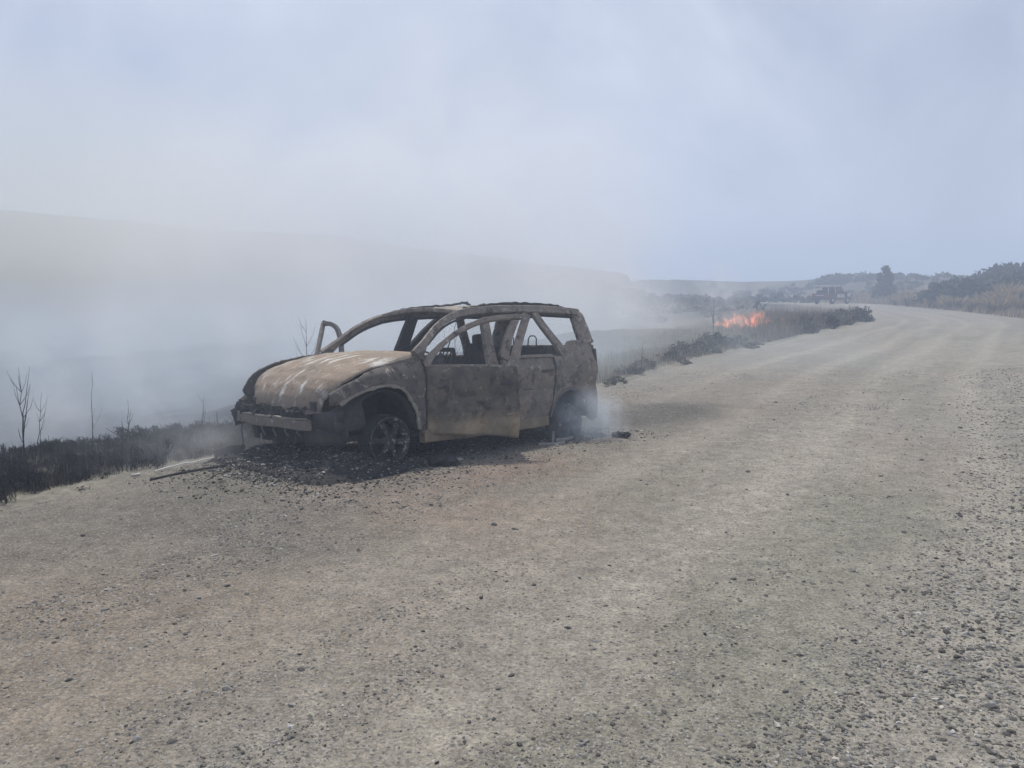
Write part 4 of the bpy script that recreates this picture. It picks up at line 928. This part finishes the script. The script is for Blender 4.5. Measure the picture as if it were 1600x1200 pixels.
# ---- burnt saplings, each its own stem and twigs
def sapling(px_, Yv, h, lean, nb, seed, label, r=.012, fork=0):
    g = random.Random(seed); x, y, z = at(px_, Yv); o = empty('burnt_sapling', (x, y, z)); tag(o, label, 'sapling')
    def stem(p0, hh, ln, rr, n=7):
        P_ = [Vector(p0)]
        for k in range(1, n + 1): P_.append(Vector(p0) + Vector((ln * hh * (k / n) ** 1.3 + g.uniform(-.012, .012) * hh, g.uniform(-.015, .015) * hh, hh * k / n)))
        return P_, [rr * (1 - .85 * k / n) for k in range(n + 1)]
    P_, rr = stem((0, 0, -.05), h, lean, r); MB().tube(P_, rr, 6).build('stem', M_charwood, o)
    for f in range(fork):
        q, rq = stem(P_[1 + f], h * g.uniform(.5, .8), lean + g.choice((-.18, .16, .1)), r * .6); MB().tube(q, rq, 5).build('stem', M_charwood, o)
    for k in range(nb):
        i = g.randint(2, 6); b0 = P_[i]; a = g.uniform(0, 6.28); l = h * g.uniform(.10, .28)
        MB().tube([b0, b0 + Vector((math.cos(a) * l * .35, math.sin(a) * l * .35, l * .5)), b0 + Vector((math.cos(a) * l * .5, math.sin(a) * l * .5, l))], [r * .3, r * .2, r * .08], 4).build('twig', M_charwood, o)
sapling(24, 8.3, 1.0, .02, 12, 1, 'tallest charred sapling, thick forked stem at the road verge', .011, 3)
sapling(46, 8.8, .82, .12, 8, 2, 'slender charred sapling leaning away from its thick forked neighbour', .007, 1)
sapling(135, 9.6, 1.02, .04, 4, 3, 'straight thin burnt stem with few twigs among blackened shrubs', .007)
sapling(183, 9.9, .32, 0, 1, 4, 'short burnt stump stem sticking up from blackened shrubs', .014)
sapling(191, 10.4, .62, .05, 5, 5, 'small twiggy burnt sapling behind the short stump stem', .008, 1)
sapling(310, 11.6, .62, .06, 5, 6, 'twiggy burnt sapling with a drooping tip near the bumper', .008, 1)
sapling(334, 11.2, .30, 0, 1, 7, 'short charred post-like stem near the bumper', .013)
sapling(475, 11.8, 1.55, .03, 11, 8, 'bare branching sapling rising behind the bonnet of the wreck', .011, 1)
sapling(708, 13.0, 1.5, .03, 8, 9, 'thin bare sapling seen through the side windows of the wreck', .010, 1)
sapling(1003, 17.6, .7, .04, 5, 10, 'thin dead stem among the roadside shrubs behind the tail', .010)
sapling(1114, 40, 1.6, .0, 7, 11, 'lone dead stem standing in the smoke near the flames', .03, 1)

# ================================================================== SMALL THINGS ON THE GROUND
def lay(px_, Yv): x = pix(px_, Yv); return Vector((x, Yv, surf(x, Yv)))
M_white = plain('pale_cable', (.60, .59, .57), .12, 20, .6)
pts = [lay(p, q) + Vector((0, 0, .012 + dz)) for p, q, dz in ((230, 7.22, 0), (247, 7.32, .004), (262, 7.40, .006), (279, 7.48, .015), (292, 7.56, .004), (308, 7.66, .01), (325, 7.78, .008))]
tag(MB().tube(catmull(pts, 26), .008, 6).build('cable', M_white), 'white cable lying along the road edge in front of the bumper', 'cable')
pts = [lay(p, q) + Vector((0, 0, .012)) for p, q in ((193, 7.12), (200, 7.12), (207, 7.15))]
tag(MB().tube(catmull(pts, 8), .009, 6).build('cable', M_white), 'short white scrap of cable beside the longer white cable', 'cable')
p0, p1 = lay(328, 7.80), lay(376, 8.0)
pk = MB().sweep([p0 + Vector((0, 0, .03)), (p0 + p1) / 2 + Vector((0, 0, .055)), p1 + Vector((0, 0, .06))], .14, .05, (0, .3, 1), 8, .2).build('charred_plank', M_charwood); tag(pk, 'charred plank lying in front of the bumper', 'plank')
p0, p1 = lay(222, 6.75), lay(345, 7.15)
tag(MB().tube(catmull([p0 + Vector((0, 0, .01)), lay(270, 6.90) + Vector((0, 0, .014)), lay(310, 7.05) + Vector((0, 0, .012)), p1 + Vector((0, 0, .012))], 16), .011, 6).build('burnt_rod', M_charwood), 'thin burnt rod lying on the gravel by the white cable', 'rod')
def cw(x, y, z=0.0):
    v = car.matrix_world @ Vector((x, y, 0)); return Vector((v.x, v.y, surf(v.x, v.y) + z))
M_strip = plain('pale_metal', (.32, .31, .285), .25, 25, .6)
tag(MB().sweep(catmull([cw(-.52, 1.10, .02), cw(-.62, 1.22, .012), cw(-.74, 1.24, .015), cw(-.84, 1.20, .012)], 14), .035, .012, (0, 0, 1), 6, .2).build('metal_strip', M_strip), 'curved pale metal strip lying under the rear door', 'strip')
tag(MB().sweep(catmull([cw(-.86, 1.05, .02), cw(-1.0, 1.08, .025), cw(-1.15, 1.05, .02)], 10), .04, .014, (0, 0, 1), 6, .3).build('metal_strip', M_strip), 'straight pale metal strip lying beside the rear wheel', 'strip')
tag(MB().sweep([cw(-.78, 1.08, .0), cw(-.785, 1.08, .07), cw(-.78, 1.085, .13)], .025, .02, (1, 0, 0), 6, .2).build('metal_bracket', M_strip), 'pale upright bracket stub standing under the rear door', 'bracket')
def chunk(mb, c, s):
    mb.box(c, (s * rnd.uniform(.8, 1.8), s * rnd.uniform(.7, 1.3), s * rnd.uniform(.4, .9)), Matrix.Rotation(rnd.uniform(-.6, .6), 3, 'X') @ Matrix.Rotation(rnd.uniform(0, 6), 3, 'Z'), s * .25)
for nm, lab, spots, s in (('charred_lump', 'black clinker lump beside the front wheel', ((.92, 1.22), (1.0, 1.18)), .075), ('charred_lump', 'black clinker lump on the gravel behind the tail', ((-1.6, 1.42),), .06)):
    for (a, b2) in spots:
        mb = MB(); c0 = cw(a, b2, .02)
        for k in range(7): chunk(mb, c0 + Vector((rnd.uniform(-.07, .07), rnd.uniform(-.05, .05), rnd.uniform(-.01, .03))), s)
        tag(mb.build(nm, M_char, smooth=False), lab, 'lump', 'clinker lumps by the wreck')
for px_, Yv, lab in ((692, 7.42, 'flat pale stone slab on reddish soil below the open door'), (716, 7.46, 'smaller pale stone slab on reddish soil beside the flat slab')):
    mb = MB(); c0 = lay(px_, Yv) + Vector((0, 0, .002)); mb.box(c0, (.085 if px_ < 700 else .06, .05, .016), Matrix.Rotation(.3, 3, 'Z'), .010); tag(mb.build('pale_stone', M_strip, smooth=False), lab, 'stone')

def heap_h(a, b2):
    e_ = np.clip(1 - ((a - 1.68) / .68) ** 2, 0, 1) * np.clip(1 - ((b2 - .05) / 1.18) ** 2, 0, 1)
    return e_ ** .6 * (.05 + .16 * fbm(a * 4, b2 * 4, 171, 2) + .07 * fbm(a * 15, b2 * 15, 173, 3) - .04)
# ash, clinker and melted trim under and around the wreck: one uncountable mass of real bits
nb = 20000
ca = np.concatenate([rng.normal(1.75, .55, nb // 2), rng.uniform(-2.3, 2.6, nb // 2)]); cb = np.concatenate([rng.normal(.25, .62, nb // 2), rng.normal(.35, .62, nb // 2)])
k = (cb < 1.75) & (cb > -1.5) & (ca < 3.2); ca, cb = ca[k], cb[k]
cc_, ss_ = math.cos(CAR_YAW), math.sin(CAR_YAW); wx = CAR_XY[0] + cc_ * ca - ss_ * cb; wy = CAR_XY[1] + ss_ * ca + cc_ * cb
tdl, tdr = terrain_parts(wx, wy)
zz = np.where(tdl > .1, terrain_z(wx, wy, tdl, tdr), np.maximum(road_h(wx, wy), terrain_z(wx, wy, tdl, tdr) - .10))
heap = heap_h(ca, cb)
sz = np.clip(.0055 * np.exp(rng.normal(0, .5, len(ca))), .002, .022)
AV, AF = stones(wx, wy, zz + heap + .002, sz)
g = rng.random(len(ca)); col = np.where(g[:, None] < .62, rng.uniform(.02, .06, (len(ca), 1)), np.where(g[:, None] < .9, rng.uniform(.08, .17, (len(ca), 1)), rng.uniform(.25, .40, (len(ca), 1)))) * np.array([1.03, 1.0, .97])
o = np_mesh('ash_and_clinker', AV, AF, M_gravel, {'col': np.repeat(col, 12, 0)}); tag(o, 'black ash and clinker heaped under the front of the wreck', 'ash', kind='stuff')
# the heap's body under the nose
ha, hb = np.meshgrid(np.linspace(.98, 2.40, 64), np.linspace(-1.22, 1.55, 110), indexing='ij')
hx = CAR_XY[0] + cc_ * ha - ss_ * hb; hy = CAR_XY[1] + ss_ * ha + cc_ * hb; hd_l, hd_r = terrain_parts(hx, hy)
hz0 = np.where(hd_l > .1, terrain_z(hx, hy, hd_l, hd_r), np.maximum(road_h(hx, hy).reshape(hx.shape), terrain_z(hx, hy, hd_l, hd_r) - .10))
hp = np.stack([hx, hy, hz0 - .02 + heap_h(ha, hb) + .02 * (heap_h(ha, hb) > .02)], -1)
tag(MB().grid(hp).build('ash_heap', M_char), 'dark heap of melted debris under the front bumper', 'ash', kind='stuff')

# ================================================================== THE PICKUP ON THE BEND
M_tred = plain('pickup_paint', (.12, .05, .055), .15, 4, .45, 0); M_tdark = plain('pickup_trim', (.03, .032, .038), .2, 6, .6, 0)
M_twhite = plain('pickup_white', (.62, .62, .62), .08, 4, .5, 0); M_tlamp = plain('pickup_lamp', (.35, .04, .03), .1, 4, .3, 0); M_tglass = plain('pickup_glass', (.05, .065, .08), .1, 4, .12, 0)
Yt = 80.0; xt = pix(1297, Yt); tk = empty('pickup_truck', (xt, Yt, surf(xt, Yt)), R_(90 - 22.4 - 27))
tag(tk, 'dark red pickup truck with white side patches and roof rack, on the bend', 'pickup truck')
def ext(name, prof, y0, y1, mat, parent, taper=0.0):
    mb = MB(); n_ = len(prof); mb.v = [(x, y0, z) for x, z in prof] + [(x, y1, z) for x, z in prof]
    mb.f = [tuple(range(n_)), tuple(range(n_, 2 * n_))[::-1]] + [(i, (i + 1) % n_, n_ + (i + 1) % n_, n_ + i) for i in range(n_)]
    if taper: mb.v = [(x, y * (1 - taper * max(0, z - 1.05)), z) for x, y, z in mb.v]
    o = mb.build(name, mat, parent, smooth=False); bv = o.modifiers.new('edge', 'BEVEL'); bv.width = .03; bv.segments = 2; bv.limit_method = 'ANGLE'; return o
ext('body', [(-2.5, .50), (-2.5, 1.05), (.05, 1.05), (1.2, 1.05), (2.35, .98), (2.5, .80), (2.5, .45), (2.0, .42), (1.9, .75), (1.3, .75), (1.15, .42), (-1.05, .42), (-1.2, .75), (-1.85, .75), (-2.0, .45)], -.90, .90, M_tred, tk)
cab = ext('cab', [(-.75, 1.05), (-.65, 1.72), (.55, 1.74), (1.25, 1.06)], -.82, .82, M_tred, tk, .16)
for s in (1, -1):
    MB().grid([[(-.62 + .55 * u + .06 * v, s * (.815 - .10 * v), 1.12 + .50 * v) for u in (0, 1)] for v in (0, 1)]).build('side_window', M_tglass, cab, solid=.02)
    MB().grid([[(.0 + .62 * u - .0 * v + (.25 * (1 - v) * u), s * (.815 - .10 * v), 1.12 + .50 * v) for u in (0, 1)] for v in (0, 1)]).build('side_window', M_tglass, cab, solid=.02)
    for q_ in ((-.35, .82), (.45, .82), (1.75, .92)): MB().box((q_[0], s * .905, q_[1]), (.70, .012, .36)).build('white_patch', M_twhite, tk, smooth=False)
    MB().box((-2.50, s * .80, .90), (.04, .14, .26)).build('tail_lamp', M_tlamp, tk, smooth=False)
    MB().box((.95, s * 1.0, 1.12), (.10, .20, .18)).build('side_mirror', M_tdark, tk, smooth=False)
MB().box((-.705, 0, 1.42), (.02, 1.2, .40), Matrix.Rotation(.15, 3, 'Y')).build('rear_window', M_tglass, cab, smooth=False)
MB().box((-2.515, 0, .80), (.03, 1.4, .46)).build('tailgate', M_tred, tk, smooth=False)
MB().box((-2.54, 0, .86), (.02, .9, .06)).build('tailgate_stripe', M_twhite, tk, smooth=False)
MB().box((-2.58, 0, .50), (.14, 1.7, .14)).build('rear_bumper', M_tdark, tk, smooth=False)
MB().box((-1.45, 0, 1.20), (1.3, 1.2, .36)).build('water_tank', M_tdark, tk, smooth=False)
rk = MB()
for s in (1, -1):
    for xx in (-2.3, -.9): rk.tube([(xx, s * .78, 1.0), (xx, s * .72, 1.80)], .03, 6)
    rk.tube([(-2.35, s * .72, 1.80), (.3, s * .66, 1.86)], .03, 6)
for xx in (-2.3, -1.6, -.9, -.1): rk.tube([(xx, -.74, 1.82), (xx, .74, 1.82)], .03, 6)
rk.build('roof_rack', M_twhite, tk)
MB().box((.05, 0, 1.83), (.30, 1.1, .12)).build('light_bar', M_tdark, tk, smooth=False)
for xx in (1.6, -1.52):
    for s in (1, -1):
        wh = empty('wheel', (xx, s * .80, .37)); wh.parent = tk
        MB().lathe([(.20, -.11), (.33, -.12), (.37, -.08), (.37, .08), (.33, .12), (.20, .11), (.20, -.11)], 20).build('tyre', M_tdark, wh); MB().lathe([(.001, s * .09), (.10, s * .10), (.20, s * .07), (.205, -s * .05)], 16).build('rim', M_twhite, wh)

# ================================================================== THE GRASS FIRE
def flame_mat(name, col, dens):
    m = bpy.data.materials.new(name); m.use_nodes = True; t = m.node_tree; t.nodes.clear()
    out = t.nodes.new('ShaderNodeOutputMaterial'); e = nd(t, 'ShaderNodeEmission'); e.inputs['Color'].default_value = (*col, 1)
    g = nd(t, 'ShaderNodeNewGeometry'); f, _ = noise(t, g.outputs['Position'], 3.4, 3, .6, 1.0, .42, .60, (1, 1, .6)); t.links.new(mth(t, 'MULTIPLY', f, dens), e.inputs['Strength'])
    t.links.new(e.outputs[0], out.inputs['Volume']); return m
MF = [flame_mat('flame_orange', (1.0, .38, .20), 1.6), flame_mat('flame_red', (1.0, .29, .16), 1.35)]
fx, fy, fz = at(1186, 38.5); fz += .12
fire = empty('grass_fire', (fx, fy, fz)); tag(fire, 'low orange flames burning in the tall grass inside the bend', 'fire')
for k, (dx, dy, w0, h0) in enumerate(((dx * 1.6, dy, w0 * 1.15, h0 * .72) for dx, dy, w0, h0 in ((-1.05, .2, .30, .75), (-.80, -.1, .34, .95), (-.5, .15, .38, 1.15), (-.25, -.15, .36, 1.25), (0, .1, .40, 1.10), (.2, -.1, .30, .85), (.5, .2, .24, .55), (.75, 0, .22, .65), (1.0, .15, .20, .45), (1.25, 0, .2, .5), (-.65, .4, .35, .9), (-.1, .4, .35, .95), (-1.3, .1, .25, .5), (1.5, .2, .2, .4), (-.9, .5, .3, .7), (.35, .5, .3, .7)))):
    mb = MB(); V = []; F = []; ns, nr_ = 10, 9
    for i in range(ns + 1):
        v = i / ns; r = w0 * (math.sin(math.pi * min(1, v * .9 + .12)) ** .8) * (1 - .55 * v) + .004; ox = .12 * math.sin(5 * v + k) * v; oy = .08 * math.cos(4 * v + k) * v
        for j in range(nr_):
            a = 2 * math.pi * j / nr_; rr_ = r * (1 + .25 * math.sin(3 * a + k + 4 * v)); V.append((dx + ox + rr_ * math.cos(a), dy + oy + rr_ * math.sin(a) * .8, h0 * v + .05 + .12 * math.sin(k * 2.1)))
    for i in range(ns):
        for j in range(nr_): F.append((i * nr_ + j, i * nr_ + (j + 1) % nr_, (i + 1) * nr_ + (j + 1) % nr_, (i + 1) * nr_ + j))
    F.append(tuple(range(nr_))[::-1]); F.append(tuple(ns * nr_ + j for j in range(nr_)))
    mb.add(V, F).build('flame', MF[k % 2], fire)

# ================================================================== THE AIR
def volume_mat(name, color, density, aniso=.2, hetero=None, step=1.0, emission=None):
    m = bpy.data.materials.new(name); m.use_nodes = True; t = m.node_tree; t.nodes.clear()
    out = t.nodes.new('ShaderNodeOutputMaterial'); v = t.nodes.new('ShaderNodeVolumePrincipled')
    v.inputs['Color'].default_value = (*color, 1); v.inputs['Density'].default_value = density; v.inputs['Anisotropy'].default_value = aniso
    v.inputs['Density Attribute'].default_value = ''; v.inputs['Temperature Attribute'].default_value = ''
    t.links.new(v.outputs[0], out.inputs['Volume'])
    if hetero:
        sc, pw, thr, dist = hetero
        tcn = nd(t, 'ShaderNodeTexCoord'); ln = nd(t, 'ShaderNodeVectorMath'); ln.operation = 'LENGTH'; t.links.new(tcn.outputs['Object'], ln.inputs[0])
        r = mth(t, 'SUBTRACT', 1.0, mth(t, 'MULTIPLY', ln.outputs['Value'], ln.outputs['Value']), True)
        r = mth(t, 'POWER', r, pw)
        g = nd(t, 'ShaderNodeNewGeometry')
        f, _ = noise(t, g.outputs['Position'], sc, 3, .55, dist, thr[0], thr[1])
        f = mth(t, 'MAXIMUM', f, thr[2])
        t.links.new(mth(t, 'MULTIPLY', mth(t, 'MULTIPLY', r, f), density), v.inputs['Density'])
    try: m.cycles.volume_step_rate = step
    except Exception: pass
    return m
def ball(name, loc, radii, mat, label, parent=None, rz=0.0):
    me = bpy.data.meshes.new(name); bmx = bmesh.new(); bmesh.ops.create_icosphere(bmx, subdivisions=3, radius=1.0); bmx.to_mesh(me); bmx.free()
    me.materials.append(mat); o = bpy.data.objects.new(name, me); COL.objects.link(o)
    o.location = loc; o.scale = radii; o.rotation_euler = (0, 0, rz); tag(o, label, 'smoke', kind='stuff'); return o
hz = MB().box((0, 40, .5), (1500, 1500, 49)).build('haze', volume_mat('haze_air', HAZE_COLOR, HAZE_DENSITY, .25), smooth=False)
tag(hz, 'pale blue smoke haze filling the whole valley', 'haze', kind='stuff')

ball('smoke', (-7, 62, 0), (21, 40, 20), volume_mat('smoke_bank', (.95, .97, 1.0), .10, .25, (.11, .8, (.42, .64, .10), 1.0), .3), 'broad bank of white smoke drifting across the valley behind the car')
ball('smoke', (-34, 50, -9.5), (36, 40, 12.5), volume_mat('smoke_valley', (.87, .935, 1.0), .085, .2, (.12, .8, (.40, .64, .12), 1.0), .3), 'grey smoke filling the valley beyond the charred saplings')
ball('smoke', (-6, 21, -1.6), (19, 12, 3.9), volume_mat('smoke_verge', (.80, .90, 1.0), .13, .2, (.32, .7, (.40, .64, .10), 1.0), .3), 'low smoke hanging over the burnt slope right behind the car')
ball('smoke', (0, 40, .2), (11, 8, 2.6), volume_mat('smoke_fire', (.96, .97, .99), .14, .2, (.3, .8, (.38, .62, .05), .5), .35), 'pale smoke trailing sideways from the grass fire')
p = cw(-1.38, 1.02, .20)
ball('smoke', p, (.60, .55, .42), volume_mat('smoke_puff', (.82, .90, 1.0), 2.6, .2, (3.2, .9, (.36, .60, .05), .8), .5), 'small blue smoke puff rising from the burnt rear wheel')
p = cw(2.25, -1.0, .08)
ball('smoke', p, (.8, .7, .40), volume_mat('smoke_wisp', (.90, .92, .95), .6, .2, (2.6, .9, (.36, .60, .05), .8), .5), 'thin smoke wisp on the ground beyond the front bumper')
ball('smoke', (-52, 78, 5), (44, 56, 18.5), volume_mat('smoke_high', (.985, .96, .83), .028, .2, (.035, .9, (.30, .65, .3), .4), .35), 'thin yellowish smoke rising high over the far ridge')
ball('smoke', (-1.9, 8.6, .7), (4.2, 3.0, 1.7), volume_mat('smoke_drift', (.80, .90, 1.0), .05, .2, (.5, .8, (.38, .64, .2), .8), .4), 'faint blue smoke drifting round the wreck itself')
for px_, Yv, rx, rz_, dn in ((60, 15, .9, 1.9, .5), (210, 18, 1.1, 2.3, .45), (390, 15.5, .8, 1.7, .5), (560, 22, 1.4, 2.6, .35), (990, 27, 1.3, 1.9, .35), (1130, 40, 1.5, 2.3, .4)):
    x, y, z = at(px_, Yv); o = ball('smoke', (x, y, z + rz_ * .75), (rx, rx, rz_), volume_mat('smoke_plume', (.93, .95, .98), dn, .2, (1.1, .9, (.42, .62, .0), 1.0), .4), 'thin plume of smoke rising from a smouldering spot on the slope'); o.rotation_euler = (0, R_(-28), 0); o['group'] = 'smoke plumes from smouldering spots'
